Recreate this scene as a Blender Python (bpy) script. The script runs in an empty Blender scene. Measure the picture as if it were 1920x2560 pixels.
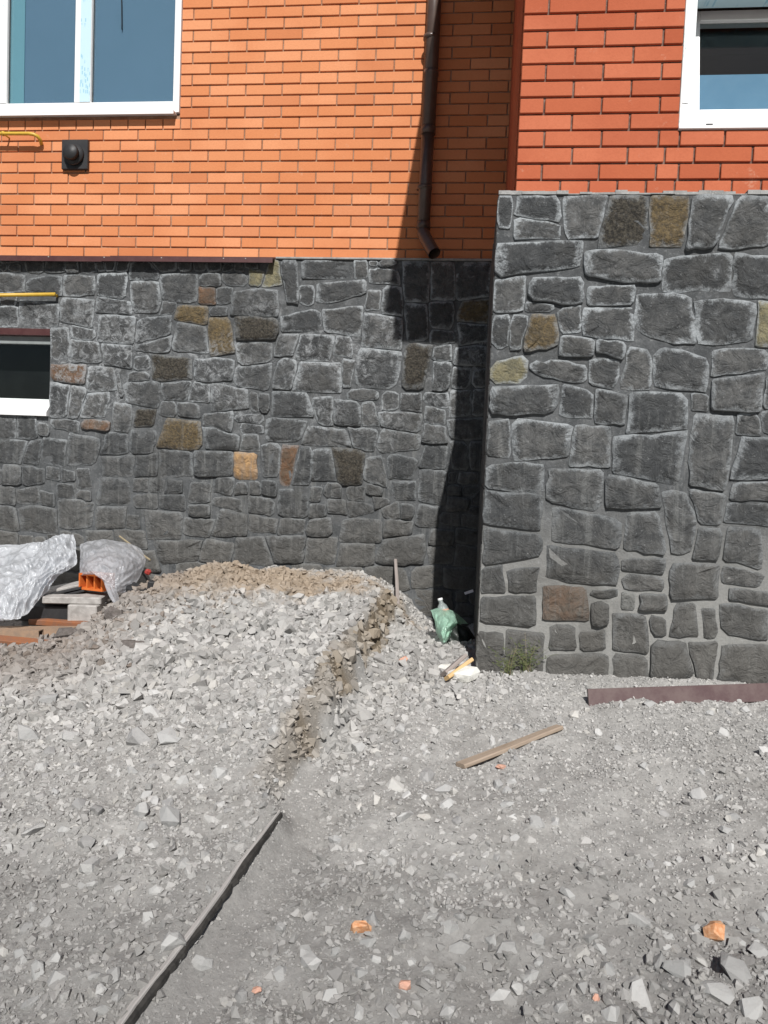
import bpy, bmesh, math, random
import numpy as np
from mathutils import Vector, Matrix
random.seed(11); RNG = np.random.default_rng(11)
R = math.radians
sc = bpy.context.scene
col = sc.collection

# ------------------------------------------------------------------ camera
YAW, PITCH, ROLL, FPX, HC = -0.1116, -0.0542, 0.0399, 1920.0, 1.15
cf = np.array([math.sin(YAW)*math.cos(PITCH), math.cos(YAW)*math.cos(PITCH), math.sin(PITCH)])
cr = np.array([math.cos(YAW), -math.sin(YAW), 0.0]); cu = np.cross(cr, cf)
cr, cu = math.cos(ROLL)*cr + math.sin(ROLL)*cu, -math.sin(ROLL)*cr + math.cos(ROLL)*cu
cam_d = bpy.data.cameras.new('camera'); cam = bpy.data.objects.new('camera', cam_d); col.objects.link(cam)
cam_d.sensor_fit = 'VERTICAL'; cam_d.sensor_height = 36; cam_d.lens = 27.0
cam_d.clip_start = 0.05; cam_d.clip_end = 500
M4 = Matrix.Identity(4)
for i in range(3):
    M4[i][0] = cr[i]; M4[i][1] = cu[i]; M4[i][2] = -cf[i]
M4[2][3] = HC
cam.matrix_world = M4
sc.camera = cam

# ------------------------------------------------------------------ light
SUN = Vector((-0.176, 1.0, -0.96)).normalized()          # direction the light travels
w = bpy.data.worlds.new('World'); sc.world = w; w.use_nodes = True
nt = w.node_tree; nt.nodes.clear()
sky = nt.nodes.new('ShaderNodeTexSky'); sky.sky_type = 'NISHITA'; sky.sun_disc = False
sky.sun_elevation = math.asin(-SUN.z); sky.sun_rotation = math.atan2(-SUN.x, -SUN.y)
bg = nt.nodes.new('ShaderNodeBackground'); bg.inputs[1].default_value = 0.04
ow = nt.nodes.new('ShaderNodeOutputWorld')
nt.links.new(sky.outputs[0], bg.inputs[0]); nt.links.new(bg.outputs[0], ow.inputs[0])
sl = bpy.data.lights.new('sun', 'SUN'); sl.energy = 4.9; sl.angle = R(0.5); sl.color = (1.0, 0.975, 0.94)
so = bpy.data.objects.new('sun', sl); col.objects.link(so)
so.rotation_euler = SUN.to_track_quat('-Z', 'Y').to_euler(); so.location = (2, -6, 9)
sc.view_settings.view_transform = 'Standard'; sc.view_settings.look = 'None'
sc.view_settings.exposure = 0.1; sc.view_settings.gamma = 1.0; sc.view_settings.use_curve_mapping = False

# ------------------------------------------------------------------ helpers
def ray(px, py): return cf + cr*((px-960)/FPX) - cu*((py-1280)/FPX)
def at(px, py, d):                                        # photo direction met with the wall plane Y = d
    v = ray(px, py); return Vector(v*(d/v[1])) + Vector((0, 0, HC))
def proj(p):
    q = np.array(p) - np.array([0, 0, HC]); z = q @ cf
    return 960 + FPX*(q @ cr)/z, 1280 - FPX*(q @ cu)/z, z

def _hash(ix, iy, s):
    h = (ix.astype(np.int64)*374761393 + iy.astype(np.int64)*668265263 + s*982451653) & 0x7fffffff
    h = ((h ^ (h >> 13))*1274126177) & 0x7fffffff
    return ((h ^ (h >> 16)) & 0xffff)/65535.0
def vn(x, y, s=0):                                        # value noise, -1..1
    x = np.asarray(x, float); y = np.asarray(y, float)
    ix = np.floor(x); iy = np.floor(y); fx = x-ix; fy = y-iy
    fx = fx*fx*(3-2*fx); fy = fy*fy*(3-2*fy)
    a = _hash(ix, iy, s); b = _hash(ix+1, iy, s); c = _hash(ix, iy+1, s); d = _hash(ix+1, iy+1, s)
    return 2*((a*(1-fx)+b*fx)*(1-fy) + (c*(1-fx)+d*fx)*fy)-1
def sstep(a, b, x):
    t = np.clip((x-a)/(b-a), 0, 1); return t*t*(3-2*t)

def link(name, me, mat=None, parent=None, loc=None):
    o = bpy.data.objects.new(name, me); col.objects.link(o)
    if mat is not None and me is not None and not me.materials: me.materials.append(mat)
    if parent is not None: o.parent = parent
    if loc is not None: o.location = loc
    return o
def tag(o, label=None, cat=None, group=None, kind=None):
    if label: o['label'] = label
    if cat: o['category'] = cat
    if group: o['group'] = group
    if kind: o['kind'] = kind
    return o
def empty(name, loc, label=None, cat=None, rz=0, group=None):
    o = bpy.data.objects.new(name, None); col.objects.link(o); o.location = loc; o.rotation_euler = (0, 0, rz)
    o.empty_display_size = .1
    return tag(o, label, cat, group)
class MB:
    def __init__(s): s.v = []; s.f = []; s.sm = []
    def add(s, vs, fs, smooth=False):
        b = len(s.v); s.v += [tuple(v) for v in vs]; s.f += [tuple(i+b for i in f) for f in fs]; s.sm += [smooth]*len(fs)
    def box(s, x0, x1, y0, y1, z0, z1, m=None, bev=0.0):
        if bev > 0:
            bm = bmesh.new(); bmesh.ops.create_cube(bm, size=1)
            bmesh.ops.scale(bm, vec=(x1-x0, y1-y0, z1-z0), verts=bm.verts)
            bmesh.ops.bevel(bm, geom=bm.edges[:], offset=bev, segments=1, affect='EDGES')
            bmesh.ops.translate(bm, vec=((x0+x1)/2, (y0+y1)/2, (z0+z1)/2), verts=bm.verts)
            bm.verts.index_update()
            vs = [v.co.copy() for v in bm.verts]; fs = [[v.index for v in f.verts] for f in bm.faces]; bm.free()
        else:
            vs = [Vector((x, y, z)) for x in (x0, x1) for y in (y0, y1) for z in (z0, z1)]
            fs = [(0, 1, 3, 2), (4, 6, 7, 5), (0, 4, 5, 1), (2, 3, 7, 6), (0, 2, 6, 4), (1, 5, 7, 3)]
        if m is not None: vs = [m @ v for v in vs]
        s.add(vs, fs)
    def tube(s, pts, r, n=14, cap=True, r2=None):
        pts = [Vector(p) for p in pts]; rings = []
        up = Vector((0.123, 0.31, 0.94)); k = len(pts)
        for i, p in enumerate(pts):
            t = (pts[min(i+1, k-1)]-pts[max(i-1, 0)]).normalized()
            a = t.cross(up).normalized(); b = t.cross(a).normalized(); up = b.cross(t) if False else up
            rr = r if r2 is None else r+(r2-r)*i/(k-1)
            rings.append([p+(a*math.cos(2*math.pi*j/n)+b*math.sin(2*math.pi*j/n))*rr for j in range(n)])
        vs = [v for rg in rings for v in rg]; fs = []
        for i in range(k-1):
            for j in range(n):
                fs.append((i*n+j, i*n+(j+1) % n, (i+1)*n+(j+1) % n, (i+1)*n+j))
        if cap: fs += [tuple(range(n)), tuple((k-1)*n+j for j in range(n))[::-1]]
        s.add(vs, fs, True)
    def mesh(s, name):
        me = bpy.data.meshes.new(name); me.from_pydata(s.v, [], s.f); me.update()
        me.polygons.foreach_set('use_smooth', s.sm)
        bm = bmesh.new(); bm.from_mesh(me); bmesh.ops.recalc_face_normals(bm, faces=bm.faces); bm.to_mesh(me); bm.free()
        return me
    def build(s, name, mat, parent=None, loc=None):
        me = s.mesh(name)
        if loc is not None:                               # geometry given in world coordinates, origin moved
            me.transform(Matrix.Translation(-Vector(loc)))
        return link(name, me, mat, parent, loc)

# ------------------------------------------------------------------ materials
def C3(c): return (c[0], c[1], c[2], 1) if isinstance(c, (tuple, list)) else (c, c, c, 1)
class MT:
    def __init__(s, name):
        s.m = bpy.data.materials.new(name); s.m.use_nodes = True; s.t = s.m.node_tree; s.n = s.t.nodes
        s.p = s.n['Principled BSDF']; s.o = s.n['Material Output']
        s.geo = s.n.new('ShaderNodeNewGeometry'); s.pos = s.geo.outputs['Position']
    def N(s, t, **k):
        n = s.n.new(t)
        for a, b in k.items(): setattr(n, a, b)
        return n
    def set(s, sock, v):
        if isinstance(v, bpy.types.NodeSocket): s.t.links.new(v, sock)
        elif isinstance(v, (tuple, list)) and len(v) == 3 and sock.type == 'RGBA': sock.default_value = C3(v)
        else: sock.default_value = v
    def noise(s, scale, detail=4, rough=.55, vec=None, dist=0.0):
        n = s.N('ShaderNodeTexNoise'); n.inputs['Scale'].default_value = scale; n.inputs['Detail'].default_value = detail
        n.inputs['Roughness'].default_value = rough; n.inputs['Distortion'].default_value = dist
        s.t.links.new(vec or s.pos, n.inputs['Vector']); return n.outputs[0]
    def ramp(s, f, a, b, lo=0.0, hi=1.0):
        n = s.N('ShaderNodeMapRange'); n.interpolation_type = 'SMOOTHSTEP'
        s.set(n.inputs[0], f); n.inputs[1].default_value = a; n.inputs[2].default_value = b
        n.inputs[3].default_value = lo; n.inputs[4].default_value = hi; return n.outputs[0]
    def math(s, op, a, b=0.0):
        n = s.N('ShaderNodeMath', operation=op); s.set(n.inputs[0], a); s.set(n.inputs[1], b); return n.outputs[0]
    def mix(s, f, a, b, mode='MIX'):
        n = s.N('ShaderNodeMix', data_type='RGBA', blend_type=mode)
        s.set(n.inputs[0], f)
        for i, v in ((6, a), (7, b)):
            if isinstance(v, bpy.types.NodeSocket): s.t.links.new(v, n.inputs[i])
            else: n.inputs[i].default_value = C3(v)
        return n.outputs[2]
    def bump(s, h, strength=.4, dist=.01):
        b = s.N('ShaderNodeBump'); b.inputs['Strength'].default_value = strength; b.inputs['Distance'].default_value = dist
        s.t.links.new(h, b.inputs['Height']); s.t.links.new(b.outputs[0], s.p.inputs['Normal'])
    def fin(s, c, rough=.85, spec=.3, metal=0.0):
        s.set(s.p.inputs['Base Color'], C3(c) if not isinstance(c, bpy.types.NodeSocket) else c)
        s.set(s.p.inputs['Roughness'], rough); s.p.inputs['Specular IOR Level'].default_value = spec
        s.p.inputs['Metallic'].default_value = metal
        return s.m
    def xyz(s):
        n = s.N('ShaderNodeSeparateXYZ'); s.t.links.new(s.pos, n.inputs[0]); return n.outputs
    def rnd(s): return s.N('ShaderNodeObjectInfo').outputs['Random']
    def isl(s): return s.geo.outputs['Random Per Island']

def brick_mat(name, a, b, c):
    m = MT(name); r = m.rnd()
    base = m.mix(m.ramp(r, 0.1, .9), a, b)
    base = m.mix(m.ramp(m.noise(2.2, 2), .35, .7, 0, .55), base, c)
    base = m.mix(m.ramp(m.noise(60, 5, .7), .35, .75, 0, .22), base, (a[0]*.72, a[1]*.66, a[2]*.64))
    base = m.mix(m.ramp(m.noise(9, 6, .75), .62, .78, 0, .35), base, (.72, .55, .42))
    r2 = m.math('FRACT', m.math('MULTIPLY', r, 13.7))
    base = m.mix(m.ramp(r2, .86, .90, 0, .35), base, (a[0]*.72, a[1]*.6, a[2]*.6))
    base = m.mix(m.ramp(r2, .10, .06, 0, .30), base, (min(1, a[0]*1.15), a[1]*1.35, a[2]*1.6))
    base = m.mix(m.ramp(m.noise(30, 8, .8, None, 1.0), .66, .72, 0, .5), base, (.55, .42, .33))
    m.bump(m.noise(130, 6, .75), .45, .004)
    return m.fin(base, .88, .2)
M_orange = brick_mat('orange_brick', (.62, .235, .10), (.71, .305, .15), (.56, .195, .08))
M_red = brick_mat('red_brick', (.45, .120, .055), (.54, .165, .085), (.38, .088, .042))
def mortar_mat(name, a, b):
    m = MT(name); c = m.mix(m.ramp(m.noise(14, 6, .7), .3, .7), a, b)
    c = m.mix(m.ramp(m.noise(90, 3), .55, .7, 0, .4), c, (b[0]*1.5, b[1]*1.5, b[2]*1.5))
    m.bump(m.noise(120, 5, .7), .6, .004); return m.fin(c, .95, .1)
M_mortar_brick = mortar_mat('brick_mortar', (.24, .125, .075), (.36, .24, .17))
def lime(m, c, amt=.55):
    mp = m.N('ShaderNodeMapping'); mp.inputs['Scale'].default_value = (1, 1, .8); m.t.links.new(m.pos, mp.inputs[0])
    a = m.ramp(m.noise(3.1, 9, .78, mp.outputs[0], 1.4), .53, .66)
    b_ = m.ramp(m.noise(11, 8, .8, None, .8), .50, .66)
    band = m.math('MULTIPLY', m.math('MULTIPLY', m.ramp(m.xyz()[2], 1.25, 1.6), m.ramp(m.xyz()[2], 2.45, 2.1)), m.ramp(m.xyz()[1], 4.4, 4.8, 0, 1.0))
    b2 = m.math('MULTIPLY', band, m.math('MULTIPLY', m.ramp(m.noise(16, 8, .82, None, 1.0), .47, .62), m.ramp(m.noise(2.2, 3, .5), .36, .55)))
    c = m.mix(m.math('MULTIPLY', b2, .8), c, (.34, .355, .365))
    c = m.mix(m.math('MULTIPLY', m.math('MULTIPLY', a, b_), amt), c, (.30, .315, .325))
    st = m.N('ShaderNodeMapping'); st.inputs['Scale'].default_value = (20, 20, 1.6); m.t.links.new(m.pos, st.inputs[0])
    zr = m.ramp(m.xyz()[2], 1.75, 1.2)
    c = m.mix(m.math('MULTIPLY', m.math('MULTIPLY', m.ramp(m.noise(1, 7, .72, st.outputs[0], .5), .50, .66), zr), .42), c, (.22, .225, .22))
    c = m.mix(m.math('MULTIPLY', m.ramp(m.noise(2.4, 6, .7, None, .5), .52, .68), .35), c, (.055, .052, .046))
    return c
def plinth_mortar():
    m = MT('plinth_mortar')
    c = m.mix(m.ramp(m.noise(9, 6, .7), .3, .7), (.066, .070, .073), (.125, .130, .134))
    z = m.xyz()[2]
    low = m.math('MULTIPLY', m.ramp(z, 1.15, .5), m.ramp(m.xyz()[1], 4.6, 4.4))      # paler pointing low on the projecting block
    c = m.mix(m.math('MULTIPLY', low, .7), c, (.36, .355, .335))
    c = m.mix(m.ramp(m.noise(55, 6, .75), .52, .72, 0, .5), c, (.30, .31, .31))
    c = lime(m, c)
    m.bump(m.noise(70, 6, .75), .8, .008); return m.fin(c, .93, .15)
M_mortar = plinth_mortar()
def stone_mat(name, a, b, blotch=.0, bc=(.3, .2, .08), white=1.0, grain=30):
    m = MT(name); r = m.rnd()
    c = m.mix(r, a, b)
    c = m.mix(m.ramp(m.noise(14, 8, .78), .38, .62, 0, .75), c, (a[0]*.62, a[1]*.64, a[2]*.66))
    if blotch: c = m.mix(m.ramp(m.noise(grain, 6, .8), .42, .60, 0, blotch), c, bc)
    att = m.N('ShaderNodeAttribute', attribute_name='rim').outputs['Fac']
    zone = m.ramp(m.noise(1.1, 3, .5), .34, .54, .45, 1.0)                            # lime bloom is heavier in places
    rim = m.math('ADD', att, m.math('MULTIPLY', m.math('SUBTRACT', m.noise(17, 8, .85), .5), 2.6))
    zone = m.math('MULTIPLY', zone, m.ramp(m.math('ADD', m.xyz()[2], m.math('MULTIPLY', m.noise(1.7, 3), .6)), 1.25, 1.95, .40, 1.0))
    zone = m.math('MULTIPLY', zone, m.ramp(m.noise(5.5, 4, .6), .33, .52, .35, 1.0))
    rimf = m.math('MULTIPLY', m.math('MULTIPLY', m.ramp(rim, .48, 1.0), zone), 1.0*white)
    c = m.mix(rimf, c, (.36, .385, .40))
    streak = m.N('ShaderNodeMapping'); streak.inputs['Scale'].default_value = (34, 34, 5); m.t.links.new(m.pos, streak.inputs[0])
    c = m.mix(m.math('MULTIPLY', m.ramp(m.noise(1, 6, .75, streak.outputs[0], .6), .60, .76), .30*white), c, (.33, .35, .36))
    c = m.mix(m.ramp(m.noise(60, 8, .85), .57, .66, 0, .6*white), c, (.36, .37, .37))
    c = lime(m, c, .8*white) if white > .5 else c
    low = m.ramp(m.math('ADD', m.xyz()[2], m.math('MULTIPLY', m.noise(3.5, 6, .7), .5)), 1.35, .45, 0, .6)
    c = m.mix(low, c, (.14, .132, .118))                                              # splashed dust near the ground
    h = m.math('ADD', m.math('MULTIPLY', m.noise(13, 7, .66, dist=.9), 1.6), m.math('MULTIPLY', m.noise(90, 5, .75), .25))
    m.bump(h, 1.0, .020)
    return m.fin(c, .88, .3)
M_stone = stone_mat('grey_stone', (.068, .071, .073), (.130, .130, .127))
M_stone_dk = stone_mat('mottled_dark_stone', (.030, .028, .025), (.040, .035, .030), .65, (.11, .098, .075), .45, 70)
M_stone_br = stone_mat('brown_stone', (.085, .066, .042), (.12, .092, .052), .65, (.20, .145, .070), .55, 55)
M_stone_yl = stone_mat('yellow_stone', (.24, .215, .13), (.28, .25, .15), .6, (.13, .13, .10), .9, 22)
M_stone_or = stone_mat('orange_stone', (.50, .31, .15), (.44, .27, .13), .7, (.30, .20, .12), .6, 14)
M_stone_rs = stone_mat('rust_stone', (.19, .105, .06), (.17, .10, .06), .7, (.10, .08, .06), .6, 16)
M_stone_pale = stone_mat('pale_stone', (.24, .245, .235), (.26, .26, .25), 0, white=.4)

def ground_mat(stone):
    m = MT('gravel_stone' if stone else 'ground_dust'); x, y, z = m.xyz()
    n1 = m.noise(1.6, 5, .6); n2 = m.noise(7, 6, .65)
    if stone:
        r = m.isl()
        c = m.mix(r, (.29, .286, .275), (.52, .508, .49))
        c = m.mix(m.ramp(m.math('FRACT', m.math('MULTIPLY', r, 37.3)), .82, .9, 0, .5), c, (.24, .23, .225))
        c = m.mix(m.ramp(m.math('FRACT', m.math('MULTIPLY', r, 91.7)), .90, .95, 0, .5), c, (.54, .52, .48))
        c = m.mix(m.ramp(m.noise(45, 5), .4, .7, 0, .4), c, (.38, .372, .36))
    else:
        c = m.mix(m.ramp(n2, .3, .7), (.34, .332, .318), (.44, .43, .412))
        c = m.mix(m.ramp(m.noise(60, 5, .7), .35, .7, 0, .55), c, (.23, .225, .215))
    # tan subsoil dug up on the crest of the heap and along the cut
    mp = m.N('ShaderNodeMapping'); mp.inputs['Location'].default_value = (1.45, -4.78, 0); m.t.links.new(m.pos, mp.inputs[0])
    mp2 = m.N('ShaderNodeVectorMath', operation='MULTIPLY'); m.t.links.new(mp.outputs[0], mp2.inputs[0]); mp2.inputs[1].default_value = (1/1.0, 1/.42, 0)
    ln = m.N('ShaderNodeVectorMath', operation='LENGTH'); m.t.links.new(mp2.outputs[0], ln.inputs[0])
    d = m.math('ADD', ln.outputs['Value'], m.math('MULTIPLY', m.math('SUBTRACT', n2, .5), 2.2))
    tan = m.ramp(d, 1.35, .60, 0, .85)
    c = m.mix(tan, c, (.325, .255, .185) if stone else (.28, .215, .15))
    s = m.N('ShaderNodeAttribute', attribute_name='cut').outputs['Fac']
    c = m.mix(m.math('MULTIPLY', s, .75 if stone else .9), c, (.25, .195, .13) if stone else (.155, .118, .075))
    # damp, dirtier strip near the camera and a browner patch at the left
    fg = m.ramp(m.math('ADD', y, m.math('MULTIPLY', m.math('SUBTRACT', n1, .5), 1.6)), 2.35, 1.75, 0, .42)
    c = m.mix(fg, c, (.15, .145, .14))
    lf = m.math('MULTIPLY', m.ramp(m.math('ADD', x, m.math('MULTIPLY', n1, .9)), -1.0, -1.7), m.ramp(y, 3.0, 3.4))
    c = m.mix(m.math('MULTIPLY', lf, .7), c, (.24, .205, .18))
    c = m.mix(m.ramp(m.noise(2.7, 6, .68, None, .6), .48, .66, 0, .28), c, (.20, .19, .175))
    m.bump(m.noise(140 if stone else 75, 7, .8), .7, .004 if stone else .009)
    return m.fin(c, .92, .15)
M_gravel = ground_mat(True); M_ground = ground_mat(False)
def big_stone_mat():
    m = MT('loose_stone'); r = m.rnd()
    c = m.mix(r, (.34, .34, .335), (.56, .555, .54))
    c = m.mix(m.ramp(m.math('FRACT', m.math('MULTIPLY', r, 17.3)), .80, .86, 0, .6), c, (.17, .165, .165))
    c = m.mix(m.ramp(m.math('FRACT', m.math('MULTIPLY', r, 53.3)), .86, .92, 0, .8), c, (.56, .54, .50))
    c = m.mix(m.ramp(m.noise(35, 6, .7), .4, .7, 0, .5), c, (.42, .41, .40))
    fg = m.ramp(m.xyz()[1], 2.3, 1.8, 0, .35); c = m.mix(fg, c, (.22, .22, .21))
    m.bump(m.noise(90, 6, .75), .6, .006); return m.fin(c, .9, .2)
M_rock = big_stone_mat()
def simple(name, a, b, sc_=20, rough=.7, spec=.3, metal=0, bmp=.3, bs=80, bd=.003, stretch=None):
    m = MT(name); vec = None
    if stretch:
        tc = m.N('ShaderNodeTexCoord'); mp = m.N('ShaderNodeMapping'); mp.inputs['Scale'].default_value = stretch
        m.t.links.new(tc.outputs['Object'], mp.inputs[0]); vec = mp.outputs[0]
    c = m.mix(m.ramp(m.noise(sc_, 6, .7, vec), .32, .68), a, b)
    if bmp: m.bump(m.noise(bs, 5, .7, vec), bmp, bd)
    return m.fin(c, rough, spec, metal)
M_frame = simple('white_pvc', (.80, .80, .80), (.84, .84, .84), 12, .35, .5, 0, 0)
M_flash = simple('maroon_painted_steel', (.065, .022, .022), (.085, .035, .033), 16, .38, .5, 0, .1, 30)
M_pipe = simple('brown_painted_pipe', (.075, .048, .038), (.10, .068, .055), 8, .32, .6, 0, .05, 20)
M_black = simple('black_plastic', (.022, .022, .024), (.032, .032, .033), 20, .5, .4, 0, .2)
M_inside = simple('dark_inside', (.010, .010, .011), (.018, .018, .018), 4, .9, .1, 0, 0)
M_yellow = simple('yellow_gas_pipe_paint', (.62, .40, .045), (.55, .34, .04), 20, .45, .5, 0, .1)
M_soffit = simple('brown_eaves', (.10, .05, .03), (.14, .07, .045), 10, .7)
M_rust = simple('rusty_steel', (.30, .115, .05), (.22, .11, .07), 22, .8, .3, 0, .5, 90)
M_rust2 = simple('pale_rusty_steel', (.36, .24, .16), (.26, .19, .14), 22, .8, .3, 0, .5, 90)
M_conc = simple('concrete', (.28, .265, .25), (.44, .42, .40), 18, .92, .2, 0, .5, 100)
M_wood = simple('weathered_wood', (.29, .225, .17), (.38, .305, .24), 3, .85, .2, 0, .5, 6, .004, (2, 40, 40))
M_woody = simple('yellow_wood', (.58, .38, .17), (.66, .47, .26), 3, .8, .2, 0, .4, 6, .004, (2, 40, 40))
M_woodg = simple('grey_wood', (.26, .225, .205), (.34, .30, .28), 3, .9, .2, 0, .5, 6, .004, (2, 40, 40))
M_woodd = simple('dusty_grey_board', (.34, .325, .31), (.42, .40, .385), 3, .9, .2, 0, .5, 6, .004, (2, 40, 40))
M_channel = simple('maroon_channel_paint', (.095, .058, .060), (.145, .105, .100), 9, .55, .3, 0, .3, 60)
M_white = simple('white_limestone', (.66, .65, .60), (.74, .73, .69), 30, .9, .2, 0, .8, 40, .008)
M_frag = simple('orange_brick_fragment', (.50, .20, .08), (.66, .42, .26), 45, .9, .2, 0, .6, 60, .006)
M_fragp = simple('pinkish_brick_fragment', (.52, .28, .20), (.58, .36, .28), 30, .9, .2, 0, .6, 60, .006)
M_hollow = simple('orange_hollow_brick', (.64, .17, .035), (.56, .13, .03), 30, .8, .2, 0, .4, 60)
M_soil = simple('dark_soil_clod', (.13, .115, .105), (.19, .17, .16), 40, .95, .1, 0, .9, 60, .01)
M_soil2 = simple('brown_grey_clods', (.21, .175, .15), (.33, .295, .265), 12, .95, .1, 0, .9, 60, .01)
M_gapshade = simple('gap_shade', (.020, .019, .018), (.05, .047, .043), 25, .8, .3, 0, .6, 60, .006)  # near black, the shade of a gap put into a colour
M_leaf = simple('weed_green', (.07, .10, .035), (.16, .17, .08), 30, .7, .3, 0, 0)
M_dry = simple('dry_stalk', (.36, .30, .20), (.28, .23, .15), 30, .8, .2, 0, 0)
M_skytint = simple('sky_tint', (.178, .282, .405), (.19, .295, .425), 1.5, .8, .2, 0, 0)  # blue of the reflected sky put into a flat colour
M_blind2 = simple('pale_blue_curtain', (.25, .46, .56), (.26, .48, .58), 1.5, .8, .2, 0, 0)
M_skyrefl = simple('sky_reflection_panel', (.125, .27, .43), (.16, .31, .47), 5, .6, .3, 0, .2, 10)  # sky reflection of the right window as a plain blue
M_redp = simple('red_plastic', (.26, .035, .03), (.36, .05, .04), 20, .5)
M_cord = simple('black_cord', (.01, .01, .01), (.015, .015, .015), 20, .6)
def glass_mat():
    m = MT('window_glass'); m.n.remove(m.p)
    t = m.N('ShaderNodeBsdfTransparent'); t.inputs[0].default_value = (.86, .90, .90, 1)
    g = m.N('ShaderNodeBsdfGlossy'); g.inputs['Roughness'].default_value = .01
    f = m.N('ShaderNodeFresnel'); f.inputs[0].default_value = 1.38
    x = m.N('ShaderNodeMixShader')
    m.t.links.new(f.outputs[0], x.inputs[0]); m.t.links.new(t.outputs[0], x.inputs[1]); m.t.links.new(g.outputs[0], x.inputs[2])
    m.t.links.new(x.outputs[0], m.o.inputs[0]); return m.m
M_glass = glass_mat()
def film_mat():                                           # pale blue protective film with rows of tiny print
    m = MT('protective_film'); tc = m.N('ShaderNodeTexCoord').outputs['Object']
    mp = m.N('ShaderNodeMapping'); mp.inputs['Scale'].default_value = (46, 1, 15); m.t.links.new(tc, mp.inputs[0])
    b = m.N('ShaderNodeTexVoronoi', feature='F1', distance='CHEBYCHEV'); b.inputs['Scale'].default_value = 1.6; b.inputs['Randomness'].default_value = .55
    m.t.links.new(mp.outputs[0], b.inputs[0])
    cells = m.ramp(b.outputs['Distance'], .34, .26)
    wn = m.ramp(m.noise(7, 2), .47, .53)
    c = m.mix(m.math('MULTIPLY', m.math('MULTIPLY', cells, wn), .6), (.52, .70, .77), (.15, .42, .58))
    return m.fin(c, .3, .5)
M_film = film_mat()
def film_mat2():
    m = MT('protective_film_pale'); tc = m.N('ShaderNodeTexCoord').outputs['Object']
    mp = m.N('ShaderNodeMapping'); mp.inputs['Scale'].default_value = (60, 1, 34); m.t.links.new(tc, mp.inputs[0])
    b = m.N('ShaderNodeTexVoronoi', feature='F1', distance='CHEBYCHEV'); b.inputs['Scale'].default_value = 1.6
    m.t.links.new(mp.outputs[0], b.inputs[0])
    f = m.math('MULTIPLY', m.math('MULTIPLY', m.ramp(b.outputs['Distance'], .3, .22), m.ramp(m.noise(9, 2), .52, .56)), .5)
    return m.fin(m.mix(f, (.80, .82, .82), (.35, .62, .62)), .3, .5)
M_film2 = film_mat2()
def plastic_mat(name, colr, alpha, trans=.3):
    m = MT(name); m.p.inputs['Base Color'].default_value = C3(colr)
    c = m.mix(m.ramp(m.noise(9, 6, .7), .35, .65), colr, tuple(min(1, k*1.25) for k in colr))
    m.set(m.p.inputs['Base Color'], c); m.p.inputs['Roughness'].default_value = .16; m.p.inputs['Specular IOR Level'].default_value = .8
    m.bump(m.noise(26, 5, .7, dist=1.2), .5, .012)
    tl = m.N('ShaderNodeBsdfTranslucent'); m.t.links.new(c, tl.inputs[0])
    x = m.N('ShaderNodeMixShader'); x.inputs[0].default_value = trans
    m.t.links.new(m.p.outputs[0], x.inputs[1]); m.t.links.new(tl.outputs[0], x.inputs[2])
    tr = m.N('ShaderNodeBsdfTransparent'); y = m.N('ShaderNodeMixShader'); y.inputs[0].default_value = 1-alpha
    m.t.links.new(x.outputs[0], y.inputs[1]); m.t.links.new(tr.outputs[0], y.inputs[2]); m.t.links.new(y.outputs[0], m.o.inputs[0])
    return m.m
M_sheet = plastic_mat('silvery_polythene', (.57, .59, .62), .90)
M_sheet2 = plastic_mat('clear_polythene', (.54, .55, .58), .72)
M_green = plastic_mat('green_bag_plastic', (.42, .66, .52), .86, .3)
M_bag = simple('black_bag', (.018, .024, .02), (.03, .035, .032), 8, .35, .6, 0, .6, 30, .01)
M_clear = plastic_mat('clear_bottle_plastic', (.55, .60, .60), .45, .3)

# ------------------------------------------------------------------ ground shape
def base_h(x, y): return 0.03 + np.clip(y-1.5, -1.5, 4.2)*0.078 + np.clip(x, -4, 3)*0.045
def gz0(px, py, z):
    v = ray(px, py); t = (z-HC)/v[2]; return v[0]*t, v[1]*t
PATH = np.array([gz0(px, py, z) for px, py, z in [(1010, 1560, .16), (975, 1600, .18), (915, 1660, .20), (850, 1760, .18), (800, 1810, .17),
        (735, 1900, .15), (705, 2000, .13), (630, 2130, .11), (520, 2300, .08), (430, 2420, .06), (330, 2560, .05)]])
def path_sd(x, y):
    x = np.asarray(x, float); y = np.asarray(y, float)
    best = np.full(x.shape, 1e9); sd = np.zeros(x.shape); tt = np.zeros(x.shape)
    n = len(PATH)-1
    for i in range(n):
        a = PATH[i]; b = PATH[i+1]; d = b-a; L = d @ d
        t = np.clip(((x-a[0])*d[0]+(y-a[1])*d[1])/L, 0, 1)
        qx = x-(a[0]+t*d[0]); qy = y-(a[1]+t*d[1]); dist = np.hypot(qx, qy)
        s = np.sign(d[0]*qy-d[1]*qx)
        m = dist < best
        best = np.where(m, dist, best); sd = np.where(m, -s*dist, sd); tt = np.where(m, (i+t)/n, tt)
    return sd, tt                                         # sd > 0 left of the cut (towards the heap)
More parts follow.
